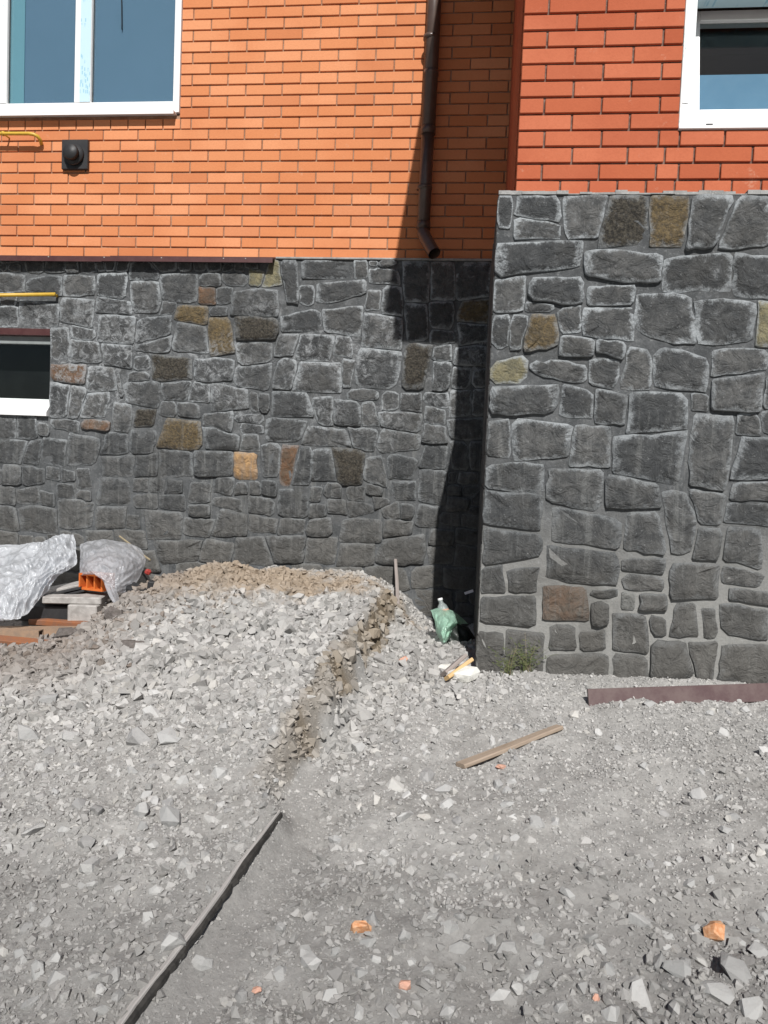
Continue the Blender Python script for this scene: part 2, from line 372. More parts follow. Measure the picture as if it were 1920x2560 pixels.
def ground_h(x, y, detail=True):
    x = np.asarray(x, float); y = np.asarray(y, float)
    h = base_h(x, y)
    # heap of dug out rubble against the rear wall
    ex = (x+1.50)/np.where(x > -1.5, .98, 1.25); ey = (y-4.90)/np.where(y < 4.90, .78, 1.2)
    h = h + .165*np.exp(-(ex**4*.7+ey**2)*1.0)*(1+.25*vn(x*2.3, y*2.3, 9)) + .05*np.exp(-((x+1.2)**2/.5+(y-4.25)**2/.3))
    hm = np.exp(-(((x+1.5)/1.2)**4+((y-4.5)/.9)**4)); h = h + hm*(.045*vn(x*2.6, y*2.6, 91)+.034*vn(x*6.5, y*6.5, 92)+.018*vn(x*14, y*14, 93))
    h = h - .08*sstep(-2.0, -2.9, x)*sstep(3.6, 4.8, y) - .13*sstep(-2.05, -2.35, x)*sstep(3.8, 4.1, y)
    # slot between the heap and the projecting block
    h = h - .24*np.exp(-((x+.10)**2/.10+(y-5.25)**2/.45))
    h = h - .05*sstep(.5, -.1, np.abs(x+.1))*sstep(4.0, 4.8, y)
    sd, t = path_sd(x, y)
    sdn = sd+.05*vn(x*3.7, y*3.7, 5)+.022*vn(x*9, y*9, 6)
    amp = np.interp(t, [0, .1, .25, .42, .55, 1], [.04, .15, .21, .17, .09, .035])
    fall = np.exp(-np.clip(sd, 0, None)/.65)
    h = h + amp*sstep(-.03, .075, sdn)*fall - amp*.25*np.exp(-(sd+.09)**2/.012)*np.interp(t, [0, 1], [1, .6])
    nearp = sstep(.14, .05, np.abs(sd))*sstep(.42, .52, t)
    if detail:
        d0 = h.copy()
        h = h + .024*vn(x*1.7, y*1.7, 1)+.018*vn(x*4.3, y*4.3, 2)+.010*vn(x*9, y*9, 3)+.008*vn(x*22, y*22, 4)+.004*vn(x*50, y*50, 7)
        h = h + .012*(1-2*np.abs(vn(x*6+y*2, y*3-x, 95)))*sstep(3.4, 2.6, y)
        h = d0+(h-d0)*(1-.85*nearp)
    return h
def cut_amount(sd, tt, x, y):
    e = sd-.02-.035*vn(x*5, y*5, 56)-.02*vn(x*17, y*17, 57)
    return np.interp(tt, [0, .04, .40, .50, .62], [.8, 1, 1, .45, 0])*sstep(-.035, -.005, e)*sstep(.10, .05, e)*np.clip(.85+.5*vn(x*13, y*13, 55), 0, 1)
def gh(x, y): return float(ground_h(np.array([x]), np.array([y]))[0])
def on(px, py):                                          # where a photo direction meets the ground
    v = ray(px, py); t = np.linspace(.6, 8, 3000)
    X = v[0]*t; Y = v[1]*t; Z = HC+v[2]*t
    m = Z < ground_h(X, Y)
    i = int(np.argmax(m)) if m.any() else -1
    return Vector((X[i], Y[i], Z[i]))
def axis(lo, hi, step, far):
    a = list(np.arange(lo, hi+1e-6, step)); o = []
    d = step
    p = lo
    while p > -far: d *= 1.35; p -= d; o.append(p)
    o = o[::-1]; q = []; d = step; p = hi
    while p < far: d *= 1.35; p += d; q.append(p)
    return np.array(o+a+q)
gx = axis(-4.2, 2.2, .016, 45); gy = axis(1.1, 5.5, .016, 45)
GX, GY = np.meshgrid(gx, gy); GZ = ground_h(GX, GY)
nx, ny = len(gx), len(gy)
me = bpy.data.meshes.new('ground'); vv = np.stack([GX, GY, GZ], -1).reshape(-1, 3)
idx = np.arange(nx*ny).reshape(ny, nx)
ff = np.stack([idx[:-1, :-1], idx[:-1, 1:], idx[1:, 1:], idx[1:, :-1]], -1).reshape(-1, 4)
me.vertices.add(len(vv)); me.vertices.foreach_set('co', vv.ravel())
me.loops.add(ff.size); me.loops.foreach_set('vertex_index', ff.ravel().astype(np.int32))
me.polygons.add(len(ff)); me.polygons.foreach_set('loop_start', np.arange(0, ff.size, 4, dtype=np.int32))
me.polygons.foreach_set('loop_total', np.full(len(ff), 4, np.int32))
me.update(calc_edges=True)
sd, tt = path_sd(GX, GY)
cutv = cut_amount(sd, tt, GX, GY)
at_ = me.attributes.new('cut', 'FLOAT', 'POINT'); at_.data.foreach_set('value', cutv.ravel().astype(np.float32))
ground = link('ground', me, M_ground); tag(ground, kind='structure')

# ------------------------------------------------------------------ houses
YL, YLS, YR, YRS = 5.368, 5.305, 3.71, 3.63
XC, XS = .14, .064                                       # left face of the projecting block: brick, stone
BL, BH = .26, .075
houseA = empty('brick_house', (-1.5, 5.4, 0), 'rear wing of orange brick on a dark stone plinth, shaded at its right end', 'house')
houseB = empty('brick_house', (1.4, 3.8, 0), 'projecting wing of red brick on a taller grey rubble stone plinth, at the right', 'house')

_bm_cache = {}
def brick_mesh(L, hgt, mat, dep=.09):
    k = (round(L, 3), round(hgt, 3), mat.name)
    if k not in _bm_cache:
        b = MB(); b.box(-k[0]/2, k[0]/2, -.0, dep, -k[1]/2, k[1]/2, bev=.0025); _bm_cache[k] = b.mesh('brick')
    return _bm_cache[k]
def lay(rows, y, mat, parent, limit=292):
    """rows: list of (z0, z1, [joint x ...]); holes already cut"""
    inn, out = [], []
    for z0, z1, spans in rows:
        for a, b in spans:
            if b-a < .025: continue
            L = b-a-.009; c = Vector(((a+b)/2, y, (z0+z1)/2)); px, py, zz = proj(c)
            hw = L/2*FPX/zz
            vis = px+hw > -5 and px-hw < 1925 and py > -25
            (inn if vis else out).append((L, z1-z0-.0105, c, px, py))
    inn.sort(key=lambda q: -q[0])
    rest = inn[limit:]; inn = inn[:limit]
    for L, h, c, px, py in inn:
        o = link('brick', brick_mesh(L, h, mat), mat, parent)
        o.location = c-parent_loc(parent)+Vector((random.gauss(0, .0006), random.uniform(-.0016, .0016), random.gauss(0, .0005)))
        o.rotation_euler = (random.gauss(0, .006), random.gauss(0, .0022), random.gauss(0, .004))
    if out or rest:
        b = MB()
        for L, h, c, px, py in out+rest: b.box(c.x-L/2, c.x+L/2, c.y, c.y+.09, c.z-h/2, c.z+h/2)
        o = b.build('bricks', mat, parent); o.location = -parent_loc(parent); tag(o, kind='stuff')
    return len(inn), len(rest)
def parent_loc(p):
    v = Vector((0, 0, 0))
    while p is not None: v += p.location; p = p.parent
    return v
def part(mb, name, mat, parent):                          # mesh in world coordinates under a parent
    o = mb.build(name, mat, parent); o.location = -parent_loc(parent); return o
def cut_spans(joints, x0, x1, hole=None):
    js = sorted(j for j in joints if x0+.02 < j < x1-.02); e = [x0]+js+[x1]; r = []
    for a, b in zip(e[:-1], e[1:]):
        if hole and a < hole[1] and b > hole[0]:
            if a < hole[0]-.02: r.append((a, hole[0]))
            if b > hole[1]+.02: r.append((hole[1], b))
        else: r.append((a, b))
    return r

# rear (left) wing
ZL, XJ = 2.6036, -3.3839
WLr, WLz = -2.170, 3.615                                 # window's right edge and lower edge
X0, X1 = -5.2, .30
rows = []
for k in range(0, 36):
    z0 = ZL+k*BH; z1 = z0+BH
    off = 0 if k % 2 == 0 else BL/2
    j = [XJ+off+BL*i for i in range(-8, 16)]
    hole = None
    if k == 13:                                          # cut courses beside the frame
        rows.append((z0, z1, [s for s in cut_spans(j, WLr, X1)])); continue
    if 14 <= k < 31: rows.append((z0, z1, cut_spans(j, WLr, X1))); continue
    if k == 12:
        j = [q for q in j if q > WLr+.02]+[WLr+.01-.13*i for i in range(0, 24)]
    rows.append((z0, z1, cut_spans(j, X0, X1)))
b = MB()
yb = YL+.0095
b.box(X0, X1, yb, yb+.3, 2.3, WLz-.01); b.box(WLr+.006, X1, yb, yb+.3, WLz-.01, 4.928); b.box(X0, X1, yb, yb+.3, 4.928, ZL+36*BH)
wallA = part(b, 'brick_wall', M_mortar_brick, houseA)
nA = lay(rows, YL, M_orange, wallA)

# projecting (right) wing
ZR, XR = 2.5284, .2548
def xpx(px, py): return at(px, py, YR).x
def r3(v, y): return xpx(1200+v/2.304, y)
WRl, WRb, WRt, WRr = .866, ZR+3*BH+.0, 3.375, 2.05
XE = 3.2
rows = []
rows.append((ZR-.072, ZR, cut_spans([r3(v, 470) for v in (460, 625, 790, 955, 1120, 1285, 1450, 1620)]+[XE-.13*i for i in range(0, 14)], XC, XE)))
for k, js in ((0, (355, 685, 1015, 1145, 1385)), (1, (530, 850, 1065, 1235, 1570)), (2, (370, 700, 1030, 1150, 1410))):
    xs = [r3(v, 430-k*41) for v in js]; xs += [xs[-1]+BL*i for i in range(1, 9)]
    rows.append((ZR+k*BH, ZR+(k+1)*BH, cut_spans(xs, XC, XE)))
for k in range(3, 28):
    off = 0 if k % 2 == 0 else BL/2
    j = [XR+off+BL*i for i in range(-2, 13)]
    z0 = ZR+k*BH
    hole = (WRl, WRr) if z0 < WRt-.03 else None
    rows.append((z0, z0+BH, cut_spans(j, XC, XE, hole)))
b = MB(); yb = YR+.012; zt = ZR+28*BH; xl = XC+.008
b.box(xl, XE, yb, yb+.25, 2.30, WRb-.004); b.box(xl, WRl-.003, yb, yb+.25, WRb-.004, WRt+.02)
b.box(WRr+.003, XE, yb, yb+.25, WRb-.004, WRt+.02); b.box(xl, XE, yb, yb+.25, WRt+.02, zt)
b.box(xl, xl+.25, yb+.25, YL+.3, 2.30, zt)               # return wall of the block
wallB = part(b, 'brick_wall', mortar_mat('dark_red_mortar', (.10, .050, .038), (.24, .17, .14)), houseB)
nB = lay(rows, YR, M_red, wallB)
b = MB()                                                  # return wall bricks, seen nearly edge on
for k in range(-1, 28):
    z0 = ZR+k*BH; y = YR+.0925 if k % 2 else YR+.0925
    y = YR+.095; first = BL/2 if k % 2 else BL
    e = [y]; 
    q = y+(first-.095 if first > .2 else .035)
    while q < YL-.01: e.append(q); q += BL
    e.append(YL-.004)
    for a, c in zip(e[:-1], e[1:]): b.box(XC, XC+.06, a+.003, c-.003, z0+.005, z0+BH-.005)
tag(part(b, 'bricks', M_red, wallB), kind='stuff')
print('bricks', nA, nB)

# ---- rubble stone plinths: cells from the stones seen in the photograph, gaps filled with smaller stones
LB = []
def add4(lst, sc_, ox, oy):
    for q in lst: LB.append((q[0]/sc_+ox, q[1]/sc_+oy, q[2]/sc_+ox, q[3]/sc_+oy, q[4] if len(q) > 4 else 'g'))
add4([(0,150,150,240),(160,160,370,290),(375,160,565,285),(575,150,755,295),(575,305,780,390),(790,200,950,385),(770,145,940,190),(955,150,1170,310),
 (955,320,1040,395),(1180,150,1310,225),(1315,150,1470,225),(1475,130,1560,230,'y'),(1568,75,1655,228,'y'),(1180,232,1272,340,'o2'),(1045,340,1230,445,'b'),
 (1245,345,1330,405),(1290,235,1375,340),(1385,235,1650,400),(0,350,110,465),(115,350,350,465),(355,290,560,465),
 (305,475,415,650),(420,470,570,535),(580,395,800,565),(815,400,1010,540),(1025,450,1230,620),(1240,410,1390,630,'b'),(1395,415,1640,545,'d'),(1400,555,1610,685),
 (420,555,600,690),(610,575,780,700),(800,550,1010,625),(800,645,885,725),(790,735,880,785),(905,635,1130,785,'d'),(1155,645,1390,790),(1385,695,1610,850),
 (305,680,485,795,'r'),(545,710,725,850),(300,805,405,1000),(500,855,655,1000),(412,830,490,1010),(735,795,950,940),(960,795,1120,900),(1130,805,1240,915),
 (1255,800,1475,965),(1485,860,1600,980),(670,780,725,880),(665,900,770,1085),(825,965,910,1050,'d'),(775,1075,930,1220),(620,1100,755,1215),(485,1018,655,1075,'r'),
 (950,1010,1190,1185,'b'),(1055,920,1175,1000),(945,910,1045,1000),(1210,975,1370,1070),(1400,985,1560,1090),(1230,1085,1420,1195),(1430,1100,1540,1200),
 (0,1030,95,1125),(105,1040,220,1130),(310,1025,470,1110),(0,1140,150,1245),(430,1085,600,1250),(160,1145,240,1240),(250,1125,370,1270),(600,1230,795,1330),
 (810,1225,935,1340),(945,1205,1130,1330),(1170,1205,1370,1340),(1400,1212,1515,1355,'o')], 2.37, 0, 620)
add4([(255,90,350,320),(370,95,670,180),(470,190,740,345),(680,95,755,180),(765,120,925,240),(750,250,830,350),(850,200,960,395),(245,350,465,490),(510,355,720,500),
 (730,405,960,595),(970,100,1120,320),(1130,100,1270,300),(1280,95,1500,300),(1290,310,1500,440,'b'),(980,335,1110,550),(1120,330,1280,480),(1130,490,1270,570),(1290,450,1490,560),
 (225,520,330,630),(340,530,550,660),(560,535,665,640),(680,605,935,825),(965,570,1130,845,'d'),(1145,585,1250,665),(1150,680,1250,840),(335,685,620,855),(200,660,325,830),
 (590,665,670,820),(1265,585,1490,700),(1260,710,1370,830),(1380,710,1490,825),(70,860,165,970),(185,855,425,1000),(150,1010,370,1150),(440,895,550,1055),(560,910,715,1050),
 (645,845,800,900),(725,915,820,1045),(855,865,940,955),(950,870,1070,965),(1090,855,1230,940),(1105,950,1200,1030),(825,980,1070,1075),(1090,1055,1225,1150),(5,995,135,1100),
 (390,1060,640,1170),(660,1070,810,1200),(820,1090,1060,1220),(120,1165,235,1330),(248,1168,325,1370,'r2'),(340,1180,420,1370),(430,1200,530,1370),(590,1185,730,1370,'d'),
 (745,1230,860,1380),(880,1240,1050,1370),(1070,1170,1225,1300),(1245,850,1370,1000),(1380,840,1490,990),(1240,1010,1480,1130),(1240,1150,1350,1290),(1360,1150,1480,1280),
 (900,1380,1040,1460),(1060,1320,1220,1500)], 2.37, 600, 620)
RB = []
def addR(lst, sc_, ox, oy):
    for q in lst: RB.append((q[0]/sc_+ox, q[1]/sc_+oy, q[2]/sc_+ox, q[3]/sc_+oy, q[4] if len(q) > 4 else 'g'))
addR([(105,85,190,230),(200,90,450,200),(185,210,460,350),(485,90,695,350),(715,90,955,360,'m'),(985,85,1185,370,'b'),(1200,100,1400,370),(1420,90,1670,395),
 (105,300,560,520),(605,370,1040,585),(1065,385,1440,640),(1475,410,1680,660),(100,550,260,740),(285,555,600,690),(625,580,880,690),(250,680,400,740),(900,615,1225,915),
 (1250,675,1580,925),(1595,680,1700,950,'y'),(265,750,440,985,'b2'),(90,760,165,940),(175,760,255,950),(460,710,580,860),(590,722,885,905),(470,870,650,1000),(675,895,835,985),
 (835,950,980,1190),(80,975,265,1150,'y2'),(290,1005,600,1145),(640,1005,770,1170),(1000,945,1315,1190),(1330,940,1650,1090),(1335,1110,1620,1305),(100,1165,440,1350),
 (470,1170,650,1330),(665,1190,840,1395),(855,1205,1200,1425),(1218,1210,1308,1300),(1640,1110,1800,1290),(70,1350,170,1560),(190,1365,510,1590),(540,1385,755,1640),
 (755,1435,1160,1720),(1195,1330,1455,1720),(1475,1325,1610,1445),(1625,1320,1800,1440),(1480,1460,1800,1700)], 2.304, 1200, 460)
addR([(100,165,400,330),(105,345,390,530),(420,200,720,430),(760,240,1040,425),(80,560,380,735),(470,440,840,640),(860,445,1060,680),(1090,370,1230,700),
 (1245,370,1400,520),(1250,530,1400,715),(1420,400,1680,520),(1420,530,1590,740),(430,660,820,855),(840,690,1080,785),(845,800,1060,880),(90,750,180,900),(190,775,360,900),
 (60,920,360,1100),(393,868,640,1058,'rb'),(685,945,765,1075),(660,892,815,928),(830,900,918,990,'p'),(928,910,1095,1000),(1105,750,1380,935),(1400,770,1560,890),(1490,850,1680,970),
 (1135,955,1255,1135),(1295,1010,1365,1145),(1400,970,1635,1155),(1003,1045,1055,1135),(785,1025,970,1225),(435,1085,575,1215),(605,1115,745,1215),(200,1115,410,1350),
 (50,1125,170,1350),(400,1250,765,1400),(790,1255,960,1400),(1015,1170,1220,1380),(1245,1185,1350,1380),(1385,1170,1700,1380)], 2.242, 1180, 1080)

def to_boxes(lst, yp):
    r = []
    for x0, y0, x1, y1, t in lst:
        a = at(x0, (y0+y1)/2, yp).x; c = at(x1, (y0+y1)/2, yp).x
        zt_ = at((x0+x1)/2, y0, yp).z; zb = at((x0+x1)/2, y1, yp).z
        r.append([a, zb, c, zt_, t])
    return r
def fill(boxes, x0, x1, z0, z1, holes, seed, sizes):
    rg = random.Random(seed); B = boxes
    def ok(q, g=.012):
        if q[0] < x0-.03 or q[2] > x1+.03 or q[1] < z0-.03 or q[3] > z1+.03: return False
        for b_ in B+holes:
            if q[0] < b_[2]+g and q[2] > b_[0]-g and q[1] < b_[3]+g and q[3] > b_[1]-g: return False
        return True
    for (w_, h_, n) in sizes:
        for _ in range(n):
            ww = w_*rg.uniform(.75, 1.25); hh = h_*rg.uniform(.75, 1.25)
            cx = rg.uniform(x0, x1); cz = rg.uniform(z0, z1)
            q = [cx-ww/2, cz-hh/2, cx+ww/2, cz+hh/2, 'g']
            if not ok(q): continue
            for s_ in range(3):                          # settle down and left like a mason would
                while ok([q[0], q[1]-.008, q[2], q[3]-.008]): q[1] -= .008; q[3] -= .008
                while ok([q[0]-.008, q[1], q[2]-.008, q[3]]): q[0] -= .008; q[2] -= .008
            B.append(q)
def clip(poly, nx_, nz_, d):                             # keep n.p <= d
    r = []
    for i in range(len(poly)):
        a = poly[i]; c = poly[(i+1) % len(poly)]
        da = a[0]*nx_+a[1]*nz_-d; dc = c[0]*nx_+c[1]*nz_-d
        if da <= 0: r.append(a)
        if (da < 0) != (dc < 0) and abs(da-dc) > 1e-12:
            t = da/(da-dc); r.append((a[0]+(c[0]-a[0])*t, a[1]+(c[1]-a[1])*t))
    return r
def cells(boxes, x0, x1, z0, z1, holes, seed):
    rg = random.Random(seed); tilt = {}
    allb = boxes+holes; nb = len(boxes); res = []
    for i in range(nb):
        A = allb[i]; e = .08
        p = [(max(A[0]-e, x0), max(A[1]-e, z0)), (min(A[2]+e, x1), max(A[1]-e, z0)), (min(A[2]+e, x1), min(A[3]+e, z1)), (max(A[0]-e, x0), min(A[3]+e, z1))]
        for k in range(len(allb)):
            if k == i: continue
            Bx = allb[k]
            if Bx[0] > A[2]+.12 or Bx[2] < A[0]-.12 or Bx[1] > A[3]+.12 or Bx[3] < A[1]-.12: continue
            gx_ = max(Bx[0]-A[2], A[0]-Bx[2]); gz_ = max(Bx[1]-A[3], A[1]-Bx[3])
            hard = k >= nb
            key = (min(i, k), max(i, k))
            if key not in tilt: tilt[key] = 0 if hard else rg.gauss(0, .14)
            tl = tilt[key]
            if gx_ > 0 and gz_ > 0 and not hard:
                sx = 1 if Bx[0] > A[2] else -1; sz = 1 if Bx[1] > A[3] else -1
                ax = A[2] if sx > 0 else A[0]; az = A[3] if sz > 0 else A[1]
                bx = Bx[0] if sx > 0 else Bx[2]; bz = Bx[1] if sz > 0 else Bx[3]
                nx_, nz_ = bx-ax+1e-4*sx, bz-az+1e-4*sz; L = math.hypot(nx_, nz_); nx_ /= L; nz_ /= L
                mx, mz = (ax+bx)/2, (az+bz)/2
            elif gx_ >= gz_:
                s = 1 if (Bx[0]+Bx[2]) > (A[0]+A[2]) else -1
                mx = ((A[2]+Bx[0])/2 if s > 0 else (A[0]+Bx[2])/2) if not hard else (Bx[0] if s > 0 else Bx[2])
                mz = (max(A[1], Bx[1])+min(A[3], Bx[3]))/2
                an = tl; nx_, nz_ = s*math.cos(an), s*math.sin(an)
            else:
                s = 1 if (Bx[1]+Bx[3]) > (A[1]+A[3]) else -1
                mz = ((A[3]+Bx[1])/2 if s > 0 else (A[1]+Bx[3])/2) if not hard else (Bx[1] if s > 0 else Bx[3])
                mx = (max(A[0], Bx[0])+min(A[2], Bx[2]))/2
                an = tl*.7; nx_, nz_ = s*math.sin(an), s*math.cos(an)
            p = clip(p, nx_, nz_, mx*nx_+mz*nz_)
            if len(p) < 3: break
        res.append(p)
    return res
def stone_mesh(poly, joint, proud, rg, npt=14):
    """irregular rounded stone from a convex cell; local coordinates about its centre"""
    cx = sum(p[0] for p in poly)/len(poly); cz = sum(p[1] for p in poly)/len(poly)
    q = poly
    for i in range(len(poly)):                           # inset every side by the joint
        a = poly[i]; c = poly[(i+1) % len(poly)]; ex, ez = c[0]-a[0], c[1]-a[1]; L = math.hypot(ex, ez)
        if L < 1e-6: continue
        nx_, nz_ = ez/L, -ex/L
        q = clip(q, nx_, nz_, a[0]*nx_+a[1]*nz_-joint*rg.uniform(.4, 1.7))
        if len(q) < 3: return None
    ar = abs(sum(q[i][0]*q[(i+1) % len(q)][1]-q[(i+1) % len(q)][0]*q[i][1] for i in range(len(q))))/2
    if ar < .0006: return None
    cx = sum(p[0] for p in q)/len(q); cz = sum(p[1] for p in q)/len(q)
    r = []
    for i in range(len(q)):                              # knock the corners off
        a = q[i]; c = q[(i+1) % len(q)]; L = math.dist(a, c)
        if L < .004: continue
        f = min(.42, rg.choice((.006, .010, .016, .030))/L)
        r += [(a[0]+(c[0]-a[0])*f, a[1]+(c[1]-a[1])*f), (c[0]-(c[0]-a[0])*f, c[1]-(c[1]-a[1])*f)]
    q = r; out = []
    for i in range(len(q)):                              # long sides broken up unevenly
        a = q[i]; c = q[(i+1) % len(q)]; L = math.dist(a, c); out.append(a)
        k = int(L/.05)
        if k and L > 1e-5:
            nx_, nz_ = -(c[1]-a[1])/L, (c[0]-a[0])/L
            for m_ in range(1, min(k, 3)+1):
                t = m_/(min(k, 3)+1); o_ = rg.gauss(0, .0035); out.append((a[0]+(c[0]-a[0])*t+nx_*o_, a[1]+(c[1]-a[1])*t+nz_*o_))
    npt = len(out)
    if npt < 4: return None
    size = math.sqrt(ar); tx, tz = rg.gauss(0, .02), rg.gauss(0, .026)
    V = []; F = []; rim = []
    rings = [(1.0, .03, 1.0), (1.0-.001/size, -proud*.6, 1.0), (1.0-.0055/size, -proud*.97, .95), (.52, -proud, .0)]
    for f, yy, rr in rings:
        for (x, z) in out:
            dx, dz = x-cx, z-cz
            V.append((dx*f, yy+(tx*dx+tz*dz if yy < 0 else 0)*f+(rg.gauss(0, .0012) if yy < 0 else 0)+(rg.gauss(0, .0025) if f < .6 else 0), dz*f)); rim.append(rr)
    V.append((0, -proud+rg.gauss(0, .003), 0)); rim.append(0)
    n = npt
    for r_ in range(3):
        for k in range(n): F.append((r_*n+k, r_*n+(k+1) % n, (r_+1)*n+(k+1) % n, (r_+1)*n+k))
    for k in range(n): F.append((3*n+k, 3*n+(k+1) % n, 4*n))
    me_ = bpy.data.meshes.new('stone'); me_.from_pydata(V, [], F); me_.update()
    me_.polygons.foreach_set('use_smooth', [False]*n+[True]*(len(F)-n))
    a_ = me_.attributes.new('rim', 'FLOAT', 'POINT'); a_.data.foreach_set('value', rim)
    return me_, cx, cz
MATS = {'g': M_stone, 'd': M_stone_dk, 'm': M_stone_dk, 'b': M_stone_br, 'b2': M_stone_br, 'rb': M_stone_rs, 'y': M_stone_yl, 'y2': M_stone_yl,
        'o': M_stone_or, 'o2': M_stone_rs, 'r': M_stone_rs, 'r2': M_stone_rs, 'p': M_stone_pale}
LAB = {'d': 'dark mottled stone', 'm': 'dark mottled stone with a smooth grey lower part', 'b': 'brown speckled stone', 'b2': 'brown speckled stone', 'rb': 'rust brown grainy stone',
       'y': 'yellowish stone', 'y2': 'yellow lichened stone', 'o': 'bright orange stone', 'o2': 'rust orange stone', 'r': 'rust brown stone', 'r2': 'rust orange stone', 'p': 'pale grey stone'}
def plinth(boxes, x0, x1, z0, z1, yface, holes, parent, seed, jf, limit=294):
    rg = random.Random(seed); C = cells(boxes, x0, x1, z0, z1, holes, seed); made = []
    for bx, p in zip(boxes, C):
        if len(p) < 3: continue
        cz = sum(q[1] for q in p)/len(p); cx = sum(q[0] for q in p)/len(p)
        r = stone_mesh(p, jf(cx, cz, rg), rg.choice((.005, .006, .007, .008, .009, .012, .020)), rg)
        if r: made.append((r, bx))
    def vis(m):
        px, py, zz = proj((m[0][1], yface, m[0][2])); inside = -30 < px < 1950 and py < 1720
        d = m[0][0].vertices; s = max(abs(v.co.x) for v in d)+max(abs(v.co.z) for v in d)
        hid = m[0][2] < gh(m[0][1], yface-.03)-.02
        return s*FPX/zz*(1 if inside and not hid else .01)
    made.sort(key=lambda m: -vis(m)); rest = MB(); rr = []
    for n_, (r, bx) in enumerate(made):
        me_, cx, cz = r
        if n_ < limit and vis((r, bx)) > 6:
            o = link('stone', me_, MATS[bx[4]], parent); o.location = Vector((cx, yface, cz))-parent_loc(parent)
            if bx[4] in LAB: o['label'] = LAB[bx[4]]
        else:
            V = [(v.co.x+cx, v.co.y+yface, v.co.z+cz) for v in me_.vertices]
            rest.add(V, [tuple(f.vertices) for f in me_.polygons], True); rr += [d_.value for d_ in me_.attributes['rim'].data]
    if rest.v:
        o = part(rest, 'stones', M_stone, parent); tag(o, kind='stuff')
        a_ = o.data.attributes.new('rim', 'FLOAT', 'POINT'); a_.data.foreach_set('value', rr)
    print('plinth stones', len(made), 'single', min(limit, len(made)))

# rear plinth
ZTL = 2.585
bwx = at(125, 930, YLS).x; bwt = at(120, 822, YLS).z; bwb = at(120, 1040, YLS).z
LX0, LX1, LZ0 = -4.9, .075, -.05
holesL = [[-5, bwb, bwx, bwt, 'h']]
bl = to_boxes(LB, YLS)
bl = [q for q in bl if q[3] > q[1]+.01]
for q in bl: q[3] = min(q[3], ZTL-.012)
fill(bl, LX0, LX1, LZ0, ZTL, holesL, 5, [(.26, .17, 500), (.20, .13, 1200), (.14, .10, 1500), (.09, .07, 2500), (.06, .05, 2500)])
b = MB(); ym = YLS+.0
b.box(-5.2, LX1+.2, ym, YL+.3, -.5, bwb); b.box(bwx, LX1+.2, ym, YL+.3, bwb, bwt); b.box(-5.2, LX1+.2, ym, YL+.0, bwt, ZTL)
plA = part(b, 'stone_plinth', M_mortar, houseA)
plinth(bl, LX0, LX1, LZ0, ZTL, YLS, holesL, plA, 7, lambda x, z, rg: rg.uniform(.0010, .0030))
# projecting plinth
ZTR = 2.432
RX0, RX1, RZ0 = XS-.004, 2.0, -.02
br = to_boxes(RB, YRS)
for q in br: q[3] = min(q[3], ZTR-.010); q[0] = max(q[0], RX0)
br = [q for q in br if q[3] > q[1]+.01 and q[2] > q[0]+.02]
fill(br, RX0, RX1, RZ0, ZTR, [], 6, [(.30, .18, 500), (.22, .14, 900), (.14, .10, 1500), (.09, .06, 2000)])
b = MB(); b.box(XS, 3.2, YRS, YR+.25, -.5, ZTR); b.box(XS, XS+.4, YR+.25, YL+.25, -.5, ZTR)
plB = part(b, 'stone_plinth', M_mortar, houseB)
plinth(br, RX0, RX1, RZ0, ZTR, YRS, [], plB, 9, lambda x, z, rg: rg.uniform(.0012, .0032) if z > .95 else rg.uniform(.003, .009))
b = MB(); rg = random.Random(4)                           # stones of the block's return face (edge on, in shade)
z = .0
while z < ZTR-.06:
    hh = rg.uniform(.10, .19); hh = min(hh, ZTR-.01-z); y = YRS+.001
    while y < YLS-.05:
        ww = min(rg.uniform(.12, .3), YLS-.01-y); b.box(XS-rg.uniform(.003, .006), XS+.02, y+.003, y+ww-.003, z+.003, z+hh-.003, bev=.002); y += ww
    z += hh
o = part(b, 'stones', M_stone, plB); tag(o, kind='stuff')
# light mortar ledges on top
b = MB(); b.box(at(690, 650, YLS).x, LX1, YLS-.016, YL+.02, ZTL, ZTL+.014, bev=.003)
part(b, 'mortar_ledge', mortar_mat('pale_mortar', (.22, .22, .215), (.36, .36, .35)), houseA)
b = MB()
for i in range(60):
    x = XS+i*.052; b.box(x, x+.053, YRS-.002-random.uniform(0, .010), YR+.02, ZTR+.001, ZTR+.004+random.uniform(0, .016))
part(b, 'mortar_ledge', bpy.data.materials['pale_mortar'], houseB)

# drip flashing over the rear plinth (painted steel, folded)
fx1 = at(683, 655, YLS-.05).x
b = MB(); prof = [(YL-.004, 2.612), (YL-.004, 2.600), (YLS-.065, 2.574), (YLS-.068, 2.540), (YLS-.060, 2.540), (YLS-.058, 2.562), (YL+.0, 2.585)]
n = len(prof)
for xa, xb, dy, dz in ((-5.0, -2.60, 0, 0), (-2.66, fx1, -.0035, .003)):
    vs = [(xa, p[0]+dy, p[1]+dz) for p in prof]+[(xb, p[0]+dy, p[1]+dz) for p in prof]
    b.add(vs, [(i, (i+1) % n, n+(i+1) % n, n+i) for i in range(n)]+[tuple(range(n)), tuple(range(n, 2*n))[::-1]])
fl = part(b, 'drip_flashing', M_flash, houseA)
b = MB()
for px in (123, 262, 405, 560, 615):
    p = at(px, 648, YLS-.06); b.box(p.x-.004, p.x+.004, YLS-.071, YLS-.060, 2.566, 2.573)
part(b, 'screws', M_conc, fl)

